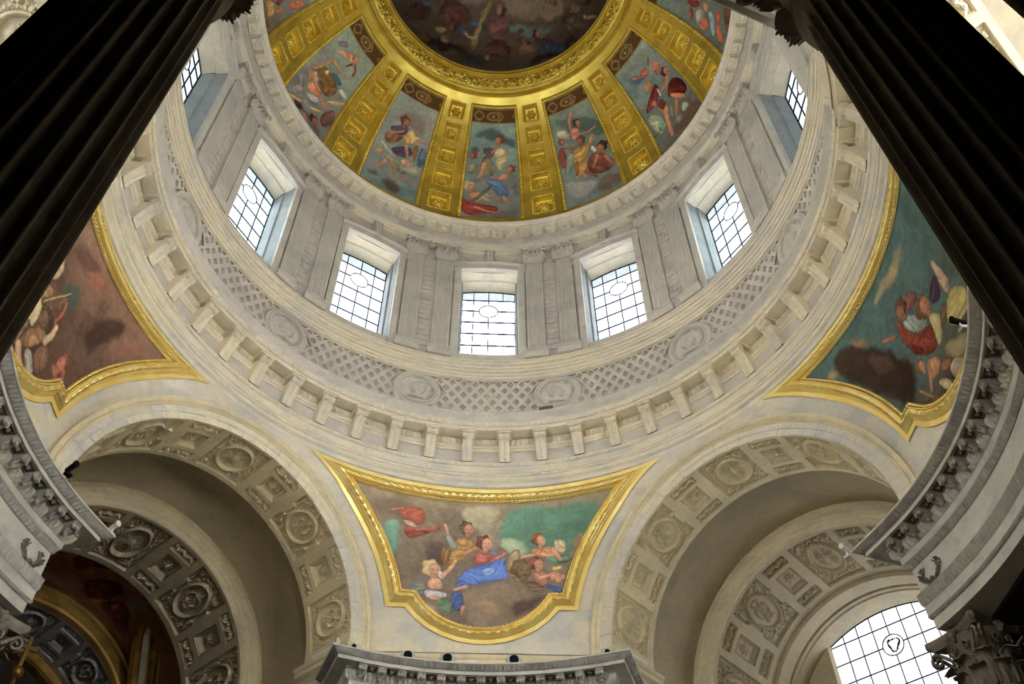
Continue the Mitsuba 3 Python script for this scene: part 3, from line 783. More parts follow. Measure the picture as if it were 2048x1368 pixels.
def vouss(profile, a0, a1, gap):
    """one voussoir: profile [(r, D)] between two angles with cheeks at its joints"""
    a = np.radians(np.linspace(a0 + gap, a1 - gap, 4)); p = np.asarray(profile, float)
    P = np.stack([np.cos(a)[:, None] * p[:, 0], np.broadcast_to(p[:, 1], (4, len(p))), ZC + np.sin(a)[:, None] * p[:, 0]], -1)
    ch = [grid(np.stack([P[i], P[i] + [0, .12, 0]], 0)) for i in (0, -1)]
    return join(grid(P), *ch)
NV = 34
def rot_y(az, th):        # turn about the arch's axis, then into the arm
    return ROT(az) @ T().translate([0, 0, ZC]).rotate([0, 1, 0], -th).translate([0, 0, -ZC])
d_v1 = ply(vouss([(5.56, D0 + .1), (5.56, D0), (5.58, D0 - .02), (5.80, D0 - .02), (5.83, D0 - .05)], 0, 180 / NV, .06), S_PIER)
d_v2 = ply(vouss([(5.83, D0 - .05), (5.85, D0 - .07), (6.06, D0 - .07), (6.08, D0 - .02)], 0, 180 / NV, .06), S_PIER)
MOULD = [(6.05, D0 - .05), (6.08, D0 - .13), (6.12, D0 - .16), (6.14, D0 - .12), (6.17, D0 - .2), (6.26, D0 - .26), (6.32, D0 - .24), (6.34, D0 - .1), (6.34, 12.5)]
d_mould = ply(arcring(MOULD, ZC, -3, 183, 96), S_ARCH, smooth=25)
# soffit of the great arch: five medallion panels with triple coffers between
def soffit_panels(Da, Db, medal_hw=9.6, sc=1.0):
    W = Db - Da
    out = []
    for i, th in enumerate((14, 52, 90, 128, 166)):
        out.append(('medal', th - medal_hw, th + medal_hw, Da + .04 * W, Db - .08 * W, i))
    for i, th in enumerate((33, 71, 109, 147)):
        out.append(('square', th - 4.5, th + 4.5, Da + .275 * W, Da + .66 * W, i))
        out.append(('strip', th - 6.2, th + 6.2, Da + .05 * W, Da + .21 * W, i))
        out.append(('strip', th - 6.2, th + 6.2, Da + .735 * W, Da + .92 * W, i + 4))
    return out
def build_soffit(R, Da, Db, mat, names, azs, dep=.13):
    fn = lambda th, D, h=0.0: cyl1(th, D, h, R)
    pan = soffit_panels(Da, Db)
    shell = ply(cut_shell([-3, 183], [Da, Db], [p[1:5] for p in pan], lambda a, d: fn(a, d), 5, 2), mat)
    ds = []
    for kind, a0, a1, b0, b1, i in pan:
        if kind == 'medal':
            m = panel(a0, a1, b0, b1, fn, medal_h(dep, 'sun' if i == 2 else 'crown', i), 72, 72)
            ds.append(('medallion_panel', ply(m, mat, smooth=30)))
        elif kind == 'square':
            ds.append(('square_coffer', ply(panel(a0, a1, b0, b1, fn, coffer_h(dep * 1.25, .30, 'rosette', i, 1.0, 1.0), 32, 32), mat, smooth=30)))
        else:
            ds.append(('long_coffer', ply(panel(a0, a1, b0, b1, fn, coffer_h(dep * .9, .28, 'leafstrip', i, 3.0, 1.3), 56, 20), mat, smooth=30)))
    for az in azs:
        put(names[az], 'soffit', shell, az)
        for nm, d in ds: put(names[az], nm, d, az)
great = {}
for az in ARMS:
    great[az] = thing('great_arch', {45: 'great stone arch with coffered soffit at the lower right of the dome', -45: 'great stone arch with coffered soffit at the lower left of the dome', 135: 'coffered arch glimpsed in shade behind the right dark column', -135: 'great arch behind the left dark column'}[az], 'arch', None)
    put(great[az], 'moulding', d_mould, az)
    if abs(az) < 90:
        for i in range(-1, NV + 1):
            put(great[az], 'voussoir', d_v1, to_world=rot_y(az, i * 180 / NV)); put(great[az], 'outer_voussoir', d_v2, to_world=rot_y(az, i * 180 / NV))
    else:
        put(great[az], 'face', ply(arcring([(5.56, D0), (5.83, D0), (5.83, D0 - .06), (6.1, D0 - .06)], ZC, 0, 180, 60), S_PIER), az)
build_soffit(R1, D0, D1, S_ARCH, great, list(ARMS))
put('wall_drum', 'crown_fill', ply(join(*[rz(arcring([(6.0, 12.2), (6.0, 12.6)], ZC), a) for a in ARMS]), S_PIER))

# vault between the arches, inner arch, end bay
R2, DV, D2, D3 = 6.1, 18.0, 18.05, 22.0
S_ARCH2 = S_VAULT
inner = {}
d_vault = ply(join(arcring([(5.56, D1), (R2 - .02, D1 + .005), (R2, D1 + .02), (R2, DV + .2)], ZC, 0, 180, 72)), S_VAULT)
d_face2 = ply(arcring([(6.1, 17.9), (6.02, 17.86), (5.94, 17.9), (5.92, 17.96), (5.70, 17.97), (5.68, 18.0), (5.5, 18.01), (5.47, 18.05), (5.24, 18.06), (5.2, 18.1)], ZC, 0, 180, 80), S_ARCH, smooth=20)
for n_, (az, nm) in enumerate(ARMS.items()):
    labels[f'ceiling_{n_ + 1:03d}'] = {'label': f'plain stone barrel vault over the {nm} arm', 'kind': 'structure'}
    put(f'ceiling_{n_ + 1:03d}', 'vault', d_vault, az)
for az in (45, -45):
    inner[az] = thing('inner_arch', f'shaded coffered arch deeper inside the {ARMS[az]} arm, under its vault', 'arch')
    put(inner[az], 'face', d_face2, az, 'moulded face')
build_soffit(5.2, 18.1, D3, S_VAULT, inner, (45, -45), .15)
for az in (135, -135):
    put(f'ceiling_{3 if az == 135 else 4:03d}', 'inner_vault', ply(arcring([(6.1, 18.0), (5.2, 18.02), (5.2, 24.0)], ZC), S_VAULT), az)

def end_wall(D, hw, spring, rise, zb, Rv):
    """wall closing an arm at depth D with a segmental window"""
    x = np.linspace(-hw, hw, 25)
    op = shapely.Polygon(np.vstack([[(-hw, zb), (hw, zb)], np.column_stack([x, spring + rise * (1 - (x / hw) ** 2)])[::-1]]))
    a = np.linspace(0, PI, 60)
    wall = shapely.Polygon(np.vstack([[(-Rv, -1.65), (Rv, -1.65)], np.column_stack([Rv * np.cos(a), ZC + Rv * np.sin(a)])])).buffer(0).difference(op)
    tri = shapely.get_parts(shapely.delaunay_triangles(wall.segmentize(2.0)))
    keep = [t for t in tri if wall.contains(t.representative_point())]
    v = np.array([np.array(t.exterior.coords)[:3] for t in keep]).reshape(-1, 2)
    rim = np.array(op.exterior.coords)
    rev = grid(np.stack([np.column_stack([rim[:, 0], np.full(len(rim), D), rim[:, 1]]), np.column_stack([rim[:, 0] * .985, np.full(len(rim), D + .5), rim[:, 1]])], 0))
    return join((np.column_stack([v[:, 0], np.full(len(v), D), v[:, 1]]), np.arange(len(v)).reshape(-1, 3)), rev)
HW, SPR, RISE, SILLZ, DG = 2.66, 22.2, .62, 9.0, 24.4
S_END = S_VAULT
for az in (45, 135, -135):
    nm = {45: 'wall_right_arm', 135: 'wall_near_right_arm', -135: 'wall_near_left_arm'}[az]
    labels[nm] = {'label': f'end wall round the big window of the {ARMS[az]} arm', 'kind': 'structure'}
    put(nm, 'face', ply(end_wall(24.02, HW, SPR, RISE, SILLZ, 5.3), S_END), az)
put('wall_right_arm', 'end_vault', ply(arcring([(5.2, D3), (5.16, D3 + .02), (5.16, D3 + .1), (4.98, D3 + .12), (4.98, 22.9), (5.04, 22.91), (5.04, 22.98), (4.92, 23.0), (4.92, 23.2), (4.86, 23.22), (4.86, 24.05)], ZC, 0, 180, 80), S_VAULT), 45)

# big arm windows
def arm_panes(cols, rows):
    out = []
    x = np.linspace(-HW, HW, 25)
    op = shapely.Polygon(np.vstack([[(-HW, SILLZ), (HW, SILLZ)], np.column_stack([x, SPR + RISE * (1 - (x / HW) ** 2)])[::-1]]))
    ring = shapely.Point(.0, 21.22).buffer(.47, 10)
    for i in range(len(cols) - 1):
        for j in range(len(rows) - 1):
            P = shapely.box(cols[i] + .012, rows[j] + .012, cols[i + 1] - .012, rows[j + 1] - .012).intersection(op).difference(ring)
            if P.area > .01: out.append(poly_xz(P, DG))
    out.append(poly_xz(shapely.Point(0, 21.22).buffer(.445, 10), DG))
    return out
ACOL = [-2.66, -1.98, -1.32, -.66, 0, .66, 1.32, 1.98, 2.66]
AROW = [SILLZ + .86 * k - .03 for k in range(0, 15)] + [22.0 + .3, 23.2]
AROW = sorted([22.10 - .875 * k for k in range(0, 16)] + [23.2])
def arm_lead():
    out = [box(c - .013, c + .013, DG - .05, DG + .02, SILLZ, SPR + RISE * (1 - (c / HW) ** 2)) for c in ACOL[1:-1] if c != 0]
    out += [box(-.013, .013, DG - .05, DG + .02, SILLZ, 20.75), box(-.013, .013, DG - .05, DG + .02, 21.69, SPR + RISE)]
    for r in AROW[1:-1]:
        if abs(r - 21.22) < .4: out += [box(-HW, -.46, DG - .05, DG + .02, r - .013, r + .013), box(.46, HW, DG - .05, DG + .02, r - .013, r + .013)]
        else: out.append(box(-HW, HW, DG - .05, DG + .02, r - .013, r + .013))
    a = np.linspace(0, 2 * PI, 33)[:-1]
    out.append(tube(np.stack([.46 * np.cos(a), 0 * a + DG - .02, 21.22 + .46 * np.sin(a)], -1), .02, 6, True))
    x = np.linspace(-HW, HW, 21); out.append(tube(np.stack([x, 0 * x + DG - .02, SPR + RISE * (1 - (x / HW) ** 2)], -1), .04, 5))
    return join(*out)
def wreath():
    out = []
    g = np.random.default_rng(5)
    for k in range(26):
        t = k / 26 * 2 * PI; R = .27 + .05 * math.sin(3 * t); w = g.uniform(.025, .05)
        c = np.array([R * math.cos(t) * (0.85 + .2 * math.cos(t)), DG - .04, 21.22 + R * math.sin(t)])
        out.append(mv(lathe([(0, -w * 1.6), (w, -w * .4), (w * .7, w * .6), (0, w * 1.6)], 5), c))
    return join(*out)
k = thing('window_13', 'big round-topped leaded window blazing white at the end of the right arm', None, None, 'structure')
for m in arm_panes(ACOL, AROW): put(k, 'pane', ply(m, 'pane_glass', emitter=glass(ARM_L)), 45)
put(k, 'lead_bars', ply(arm_lead(), M_LEAD), 45, 'thin dark lead bars'); put(k, 'emblem', ply(wreath(), M_LEAD), 45, 'small wreath emblem in the round pane')
for n_, az in ((14, 135), (15, -135)):
    k = thing(f'window_{n_}', f'big leaded window at the end of the {ARMS[az]} arm', None, None, 'structure')
    put(k, 'pane', ply(box(-HW, HW, DG, DG + .02, SILLZ, 22.3), 'pane_glass', emitter=glass(REAR_L * 1.7 if az == 135 else REAR_L * .5)), az)
    put(k, 'lead_bars', ply(arm_lead(), M_LEAD), az)

# ------------------------------------------------------------------ pier walls, impost cornices, floor
def pier_path(lo=False):
    L = [arm_xy(-5.2, 24.0, 45), arm_xy(-5.2, 18.02, 45), arm_xy(-6.1, 18.0, 45), arm_xy(-6.1, 14.6, 45), arm_xy(-5.56, 14.58, 45), arm_xy(-5.56, 12.09, 45), arm_xy(-6.34, 12.16, 45)]
    return [(-x, y) for x, y in L] + L[::-1]
PIERS = {0: 'wall_far', 90: 'wall_right', -90: 'wall_left', 180: 'wall_near'}
PN = {0: 'far pier facing the camera', 90: 'right pier', -90: 'left pier', 180: 'near pier behind the camera'}
IMPOST = [(0.0, 16.92), (.05, 16.94), (.05, 17.1), (.10, 17.13), (.14, 17.24), (.17, 17.26), (.32, 17.32), (.32, 17.48), (.38, 17.54), (.42, 17.66), (0.0, 17.72)]
up_path = pier_path()
d_pw = ply(plan_sweep(up_path, [(0, 13.3), (0, 17.98)]), S_PIER)
RE, DP = 6.28, 12.25
def sec(z):
    q = np.sqrt(np.maximum(RE * RE - np.clip(z - ZC, 0, RE) ** 2, 0)); xe = (DP - q) * 2 ** -.5; ye = (DP + q) * 2 ** -.5
    return xe, ye, 13.0 - .6 * np.clip((z - 18) / 6.93, 0, 1.05) ** 1.5
def rho(a, z):
    xe, ye, ym = sec(z); h = np.maximum(ym - ye, 1e-3); R = (xe * xe + h * h) / (2 * h); yc = ym - R
    return yc * np.cos(a) + np.sqrt(np.maximum(R * R - (yc * np.sin(a)) ** 2, 0))
def onpend(az, z, h=0.0):
    a = np.radians(az); r = rho(a, z) - h
    return np.stack([np.sin(a) * r, np.cos(a) * r, z + 0 * a], -1)
lam, zz = np.meshgrid(np.linspace(-1, 1, 61), np.linspace(17.9, 24.98, 48), indexing='ij')
xe, ye, _ = sec(zz)
d_pend = ply(grid(onpend(np.degrees(lam * np.arctan2(xe, ye)), zz)), S_PIER, smooth=True)
side_lo = [p for p in up_path]
for az, nm in PIERS.items():
    labels[nm] = {'label': f'pale stone wall and curved spandrel of the {PN[az]}', 'kind': 'structure'}
    put(nm, 'spandrel', d_pend, az)
    put(nm, 'masonry', d_pw, az)
    put(nm, 'impost_cornice', ply(plan_sweep(up_path[4:-4], IMPOST), S_ARCH), az, 'moulded stone cornice at the springing of the arches')
    if az != 180:
        lo = [up_path[0], up_path[1], up_path[2], up_path[3], up_path[4], up_path[5], (-4.3, 13.6), (-3.6, 13.6), (-3.6, 16.5), (3.6, 16.5), (3.6, 13.6), (4.3, 13.6)] + up_path[-6:]
        put(nm, 'lower_masonry', ply(plan_sweep(lo, [(0, -1.65), (0, 13.35)]), S_NICHE), az)
        put(nm, 'passage_ceiling', ply(box(-4.6, 4.6, 12.9, 16.6, 13.3, 13.45), S_NICHE), az)
labels['floor'] = {'label': 'marble floor of the church', 'kind': 'structure'}
put('floor', 'paving', ply(box(-32, 32, -32, 32, -1.75, -1.65), S_FLOOR))
# unseen near-pier passage round the camera, coloured dark to keep the columns shaded
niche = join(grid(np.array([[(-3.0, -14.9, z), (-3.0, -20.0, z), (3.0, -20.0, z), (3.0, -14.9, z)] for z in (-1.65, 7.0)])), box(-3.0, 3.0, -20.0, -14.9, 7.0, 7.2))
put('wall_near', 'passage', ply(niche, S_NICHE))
for sg in (1, -1):       # unseen near-pier walls, angled to block window light from the columns
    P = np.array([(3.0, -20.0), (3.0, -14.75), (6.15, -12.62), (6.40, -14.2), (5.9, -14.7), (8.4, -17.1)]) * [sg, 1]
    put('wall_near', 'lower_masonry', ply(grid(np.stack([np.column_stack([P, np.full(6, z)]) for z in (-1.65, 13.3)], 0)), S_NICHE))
labels['wall_left_arm'] = {'label': 'side and end walls of the left arm', 'kind': 'structure'}

# ------------------------------------------------------------------ bracketed entablatures over the columns of the piers
def ent_path(r, half=20.3, off_back=13.1):
    a = np.radians(np.linspace(-half, half, 49))
    p = np.stack([np.sin(a) * r, np.cos(a) * r], 1)
    e0, e1 = p[0] / r * (r + 1.3), p[-1] / r * (r + 1.3)
    return np.vstack([e0, p, e1])
ENT = {
    'architrave': [(-1.0, 13.42), (0.0, 13.42), (.0, 13.72), (.03, 13.75), (.03, 13.80), (.06, 13.82), (.06, 14.12)],
    'frieze': [(.10, 14.5), (.02, 14.52), (.02, 15.27)],
    'bed_moulding': [(.14, 15.46), (.16, 15.48), (.16, 15.66), (.18, 15.68)],
    'corona': [(.34, 15.98), (.36, 16.04), (.70, 16.06), (.70, 16.02), (.74, 16.02), (.74, 16.15), (.77, 16.16)],
    'top': [(.96, 16.27), (.99, 16.28), (.99, 16.33), (-.6, 16.38)]}
def ent_at(path, prof): return plan_sweep(path, prof)
def ent_carved(path, o0, z0, o1, z1, period, amp, kind, dense=6, nv=7):
    p = np.asarray(path, float); seg_ = np.linalg.norm(np.diff(p, axis=0), axis=1); s = np.concatenate([[0], np.cumsum(seg_)])
    n = int(s[-1] / period * dense)
    d = np.diff(p, axis=0); d /= np.linalg.norm(d, axis=1, keepdims=True); nr = np.stack([d[:, 1], -d[:, 0]], 1)
    m = np.vstack([nr[:1], nr[:-1] + nr[1:], nr[-1:]]); m /= np.linalg.norm(m, axis=1, keepdims=True)
    c = np.concatenate([[1], (m[1:-1] * nr[1:]).sum(1), [1]]); m /= np.maximum(c, .3)[:, None]
    t = np.unique(np.concatenate([np.linspace(0, s[-1], n), s]))
    X = np.stack([np.interp(t, s, p[:, i]) for i in (0, 1)], 1); M = np.stack([np.interp(t, s, m[:, i]) for i in (0, 1)], 1)
    ph = ((t / period) % 1)[:, None]; v = np.linspace(0, 1, nv)[None]
    if kind == 'egg':
        h = np.clip(1 - ((ph - .5) / .34) ** 2 - ((v - .5) / .55) ** 2, 0, 1) ** .5 + .7 * np.clip(1 - np.minimum(ph, 1 - ph) / .08, 0, 1)
    elif kind == 'leaf':
        h = np.clip(1 - np.abs(ph - .5) * 2 / (1.05 - v), 0, 1) ** .6 * (1 - .5 * np.exp(-((ph - .5) / .07) ** 2))
    else:
        h = nz(t[:, None] * 5 + 0 * v, v * 2.2 + 0 * ph, 1.0, 4, 2) * 1.3 * np.abs(np.sin(PI * ph)) ** .5
    h = h * np.sin(PI * np.clip(v, .03, .97)) ** .4 * amp
    o = o0 + (o1 - o0) * v + h * .7 + 0 * ph; z = z0 + (z1 - z0) * v - h * .5 + 0 * ph
    return grid(np.concatenate([X[:, None] + M[:, None] * o[..., None], z[..., None]], -1))
def modillion_big():
    w = .17
    zt = np.linspace(0, 1, 14)
    out = []
    y0, y1 = .30, .92
    yy = y0 + (y1 - y0) * zt
    zz_ = 15.80 - .26 * (1 - zt) ** .8 - .07 * np.sin(zt * PI * 1.5) - .05
    u = np.linspace(-1, 1, 11)
    P = np.stack([np.stack([u * w, 0 * u + y, z + .045 * np.abs(np.cos(u * 4.5)) - .04 * (1 - u ** 2)], -1) for y, z in zip(yy, zz_)], 0)
    out.append(grid(P))
    for i in (0, -1): out.append(grid(np.stack([P[:, i], np.stack([P[:, i, 0], P[:, i, 1], np.full(14, 15.83)], -1)], 0)))
    for sx in (-.1, 0, .1): out.append(mv(lathe([(0, -.10), (.065, -.05), (.07, .03), (0, .09)], 8), (sx, .78, 15.63)))
    out.append(mv(lathe([(0, -.07), (.06, -.02), (.05, .04), (0, .07)], 8), (0, .84, 15.60)))
    out.append(mv(lathe([(0, -.09), (.09, -.02), (.08, .05), (0, .09)], 9), (0, .42, 15.44)))
    out.append(box(-w - .03, w + .03, .28, .82, 15.79, 15.84, .01))
    v, f = join(*out)
    return np.column_stack([v[:, 0] * .85, .28 + (v[:, 1] - .3) * .72, 16.04 + (v[:, 2] - 15.81) * .85]), f
def ent_coffer():
    fn = lambda u, v, h: np.stack([u, v, 16.03 - h], -1)
    m = panel(-.22, .22, .36, .68, fn, lambda x, y: -(-.10 * sm(0, .02, np.minimum(1 - np.abs(x), 1 - np.abs(y))) * (1 - sm(.2, .24, np.minimum(1 - np.abs(x), 1 - np.abs(y)))) + .0) * 0 + .05 * np.clip(1 - np.abs(np.minimum(1 - np.abs(x), 1 - np.abs(y)) - .12) / .1, 0, 1) + .13 * rosette(x, y, 8, .6), 24, 24)
    return m
dm_mod, dm_cof = modillion_big(), ent_coffer()
def toward(mesh, r, az):          # mesh given with y = offset inwards from radius r; placed at azimuth az
    v, f = mesh
    return rz((np.column_stack([v[:, 0], r - v[:, 1], v[:, 2]]), f), az)
def foliate(seed=0):
    g = []
    r2 = np.random.default_rng(seed)
    for s in (-1, 1):
        t = np.linspace(0, 1, 26)
        g.append(tube(np.stack([s * (.05 + .26 * np.sin(t * 2.6)), 0 * t + .05, 14.55 + .50 * t], -1), .04 * (1 - .4 * t), 6))
        for k in range(5):
            c = (s * (.08 + .26 * math.sin(.3 + k * .5)), .06, 14.58 + .1 * k)
            g.append(spiral(c, .085, 1.1, .026, 'z', s if k % 2 else -s, 18))
            g.append(mv(lathe([(0, -.05), (.05, 0), (0, .05)], 6), (c[0] * 1.3, .06, c[2] + .04)))
    g.append(mv(lathe([(0, -.09), (.08, -.02), (.06, .06), (0, .1)], 8), (0, .07, 14.58)))
    return join(*g)
dm_fol = foliate()
ER = {0: 11.95, 90: 12.38, -90: 12.38, 180: 12.38}
EO = {0: 0.0, 90: 1.2, -90: -.6, 180: 0.0}
ENTN = {0: 'curved stone entablature with scroll modillions at the bottom middle of the picture', 90: 'curved stone entablature sweeping up the right edge of the picture', -90: 'curved stone entablature curving down the left edge of the picture', 180: 'curved stone entablature over the two near columns'}
for az in (0, 90, -90, 180):
    r = ER[az]; path = ent_path(r); A = az + EO[az]
    k = thing('pier_entablature', ENTN[az], 'entablature', None)
    for nm, prof in ENT.items(): put(k, nm, ply(ent_at(path, prof), S_ENT), A)
    put(k, 'body', ply(plan_sweep(path, [(-.1, 13.45), (-.05, 14.4), (-.05, 15.3), (.05, 15.6), (.25, 16.06), (.68, 16.08), (.85, 16.25), (-.6, 16.36)]), S_ENT), A)
    if az == 180: continue
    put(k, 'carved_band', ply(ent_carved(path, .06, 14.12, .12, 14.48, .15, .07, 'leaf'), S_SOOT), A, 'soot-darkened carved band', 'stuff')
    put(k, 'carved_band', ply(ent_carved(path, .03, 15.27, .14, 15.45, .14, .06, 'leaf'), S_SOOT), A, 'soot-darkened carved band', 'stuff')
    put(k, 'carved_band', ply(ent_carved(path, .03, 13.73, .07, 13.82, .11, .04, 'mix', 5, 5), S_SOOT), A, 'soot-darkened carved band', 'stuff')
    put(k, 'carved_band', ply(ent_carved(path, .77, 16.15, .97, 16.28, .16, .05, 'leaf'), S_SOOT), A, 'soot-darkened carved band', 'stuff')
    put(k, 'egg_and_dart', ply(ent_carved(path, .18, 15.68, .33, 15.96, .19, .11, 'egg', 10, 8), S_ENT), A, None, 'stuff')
    n = 13
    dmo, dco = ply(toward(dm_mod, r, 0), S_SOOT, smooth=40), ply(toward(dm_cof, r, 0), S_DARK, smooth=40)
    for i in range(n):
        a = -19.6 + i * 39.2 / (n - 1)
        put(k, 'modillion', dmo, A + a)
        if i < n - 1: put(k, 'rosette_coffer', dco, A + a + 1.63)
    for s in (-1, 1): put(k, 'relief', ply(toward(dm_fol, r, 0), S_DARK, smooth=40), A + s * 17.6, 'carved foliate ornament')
# ------------------------------------------------------------------ fluted columns with leafy capitals
CR, CA = 13.32, 18.3
def shaft(z0, z1, rb, rt, n=24):
    per = 10
    t = np.linspace(0, 2 * PI, n * per + 1)
    ph = (np.arange(n * per + 1) % per) / per
    fl = np.where(ph < .8, np.sqrt(np.clip(1 - ((ph - .4) / .4) ** 2, 0, 1)), 0) * .075
    zs = np.array([z0, z0 + .25, z0 + .3, z0 + 1.5, z0 + 4, z0 + 7, z0 + 9.5, z1 - .55, z1 - .42, z1 - .3, z1 - .12, z1])
    k = (zs - z0) / (z1 - z0)
    R = rb + (rt - rb) * k ** 1.8
    R[-1] += .10; R[-2] += .035; R[0] += .1
    on = np.array([0, 0, 1, 1, 1, 1, 1, 1, .8, 0, 0, 0], float)
    P = np.stack([np.stack([np.cos(t) * (r - fl * o), np.sin(t) * (r - fl * o), np.full(len(t), z)], -1) for r, z, o in zip(R, zs, on)], 0)
    return grid(P)
def leaf_round(ang, rad, z, w, h, curl, seed):
    u, v = np.meshgrid(np.linspace(-1, 1, 15), np.linspace(0, 1, 18), indexing='ij')
    wid = w * (.75 + .45 * np.sin(PI * v ** .9)) * (1 + .13 * np.cos(v * PI * 9)) * (1 - .5 * v ** 4)
    th = np.clip((v - .58) / .42, 0, 1)
    out = .03 + .10 * h * v + curl * (1 - np.cos(th * PI * .8)) * .55 + .05 * np.exp(-(u / .18) ** 2) - .10 * w * u ** 2 + .025 * np.cos(u * 13 + v * 5)
    zz = z + h * (v - .36 * th ** 2.2)
    a = ang + u * wid / rad
    r = rad + out
    return grid(np.stack([r * np.cos(a), r * np.sin(a), zz], -1))
def cap_bell(z):
    prof = [(.60, z - .12), (.70, z - .10), (.72, z - .05), (.70, z), (.62, z + .02), (.61, z + .6), (.64, z + 1.1), (.74, z + 1.4), (.82, z + 1.5)]
    return lathe(prof, 36)
def abacus(z):
    n = 13; pts = []
    for q in range(4):
        t = np.linspace(-1, 1, n)
        x = t * 1.02; y = 1.02 - .26 * (1 - t ** 2)
        c, s = math.cos(q * PI / 2), math.sin(q * PI / 2)
        keep = np.abs(t) <= .93
        pts.append(np.stack([x * c + y * s, -x * s + y * c], 1)[keep])
    p = np.vstack(pts)
    lay = [np.column_stack([p * k, np.full(len(p), zz)]) for k, zz in ((.0, z), (.86, z), (.90, z + .06), (.97, z + .10), (1.0, z + .16), (1.0, z + .26), (0, z + .28))]
    return grid(np.stack([np.vstack([l, l[:1]]) for l in lay], 0))
def capital(z):
    b = join(cap_bell(z), abacus(z + 1.48))
    lv = []
    for i in range(8):
        lv.append(leaf_round(i * PI / 4 + PI / 8, .62, z + .02, .235, .78, .25, i))
    for i in range(8):
        lv.append(leaf_round(i * PI / 4, .63, z + .05, .22, 1.18, .27, i))
    vol = []
    for q in range(4):
        a = q * PI / 2 + PI / 4; c, s = math.cos(a), math.sin(a)
        for e in (-1, 1):
            t = np.linspace(0, 1, 44); tt = np.clip((t - .35) / .65, 0, 1)
            r = .66 + .42 * np.clip(t / .35, 0, 1) ** 1.5; zz = z + .85 + .52 * np.clip(t / .35, 0, 1)
            ang = PI / 2 - tt * 2.6 * PI; R = .17 * (1 - .8 * tt)
            rr = np.where(t < .35, r, 1.08 + R * np.cos(ang)); zq = np.where(t < .35, zz, z + 1.20 + R * np.sin(ang))
            off = e * (.22 * (1 - np.clip(t / .45, 0, 1)) + .05)
            vol.append(tube(np.stack([rr * c - off * s, rr * s + off * c, zq], -1), .055 * (1 - .35 * t), 6))
        a = q * PI / 2; c, s = math.cos(a), math.sin(a)
        for e in (-1, 1):
            t = np.linspace(0, 1, 30); ang = -PI / 2 + e * t * 2.2 * PI; R = .13 * (1 - .8 * t)
            x = e * (.19 - R * 0) + R * np.cos(ang); zq = z + 1.22 + R * np.sin(ang)
            vol.append(tube(np.stack([.74 * c - x * s, .74 * s + x * c, zq], -1), .04 * (1 - .4 * t), 6))
        for j, (dx, dz, w) in enumerate(((0, 0, .12), (-.1, .06, .08), (.1, .06, .08), (0, .13, .08), (0, -.1, .07))):
            vol.append(mv(lathe([(0, -w), (w, -w * .3), (w * .9, w * .4), (0, w)], 8), (.83 * c - dx * s, .83 * s + dx * c, z + 1.52 + dz)))
    return b, lv, join(*vol)
Z_CAP = 11.65
cb, cl, cv = capital(Z_CAP)
d_cb, d_cv = ply(cb, S_COL, smooth=35), ply(cv, S_COL, smooth=True)
d_cl = [ply(m, S_COL, smooth=True) for m in cl]
d_sh = ply(shaft(-.9, Z_CAP - .1, .70, .655), S_COL, smooth=40)
d_cbase = ply(join(lathe([(.80, -1.0), (.92, -1.05), (.95, -1.12), (.92, -1.2), (.84, -1.24), (.84, -1.28), (.98, -1.32), (1.02, -1.4), (.98, -1.48), (0, -1.5)], 40), box(-1.02, 1.02, -1.02, 1.02, -1.66, -1.46, .02)), S_COL)
COLS = [(180 + CA, 'fluted dark column towering up the left side of the picture, close to the camera'), (180 - CA, 'fluted dark column towering up the right side of the picture, close to the camera'),
        (90 - CA, 'column with a leafy capital against the white window at the lower right'), (-90 + CA, 'column whose leafy capital shows at the lower left edge of the picture'),
        (90 + CA, 'column of the right pier hidden behind the right dark column'), (-90 - CA, 'column of the left pier hidden behind the left dark column'), (-CA, 'left column under the bottom middle entablature'), (CA, 'right column under the bottom middle entablature')]
for i, (az, lab) in enumerate(COLS):
    if i in (4, 5, 6, 7): continue
    rr = CR + (.1 if i in (2, 3) else 0)
    x, y = rr * math.sin(math.radians(az)), rr * math.cos(math.radians(az))
    M = T().translate([x, y, 0]).rotate([0, 0, 1], -az)
    k = thing('column', lab, 'column')
    put(k, 'shaft', d_sh, to_world=M); put(k, 'base', d_cbase, to_world=M)
    c = put(k, 'capital', d_cb, to_world=M, label='leafy capital')
    for d in d_cl: put(c, 'leaf', d, to_world=M)
    put(c, 'volutes', d_cv, to_world=M, kind='stuff')

# ------------------------------------------------------------------ pendentive frescoes in gilt frames
def frame_outline():
    """outer edge of the frame as (azimuth, z), counter-clockwise from the left foot"""
    from scipy.interpolate import PchipInterpolator
    side = PchipInterpolator([19.66, 20.6, 21.42, 22.42, 23.52, 24.3, 24.65, 24.90], [15.45, 16.6, 18.1, 20.9, 25.5, 29.6, 31.9, 34.3])
    zt = 24.90
    rz_ = np.concatenate([np.linspace(19.66, 24.3, 26), np.linspace(24.3, zt, 12)[1:]]); ra = side(rz_)
    top = np.linspace(34.3, -34.3, 61)[1:-1]
    lobe_x = np.linspace(-2.87, 2.87, 33); c = (2.87 ** 2 + 1.44 ** 2) / (2 * 1.44)
    lobe_z = 18.22 + c - np.sqrt(c * c - lobe_x ** 2)
    lobe_a = np.degrees(np.arctan2(lobe_x, 13.0))
    return np.vstack([np.column_stack([lobe_a, lobe_z]), np.column_stack([np.linspace(lobe_a[-1], ra[0], 5)[1:-1], np.full(3, 19.66)]), np.column_stack([ra, rz_]), np.column_stack([top, np.full(len(top), zt)]),
                      np.column_stack([-ra[::-1], rz_[::-1]]), np.column_stack([np.linspace(-ra[0], lobe_a[0], 5)[1:-1], np.full(3, 19.66)])])
AZM = math.radians(1) * 12.75          # metres per degree on the spandrel, about
OUT = frame_outline() * [AZM, 1]
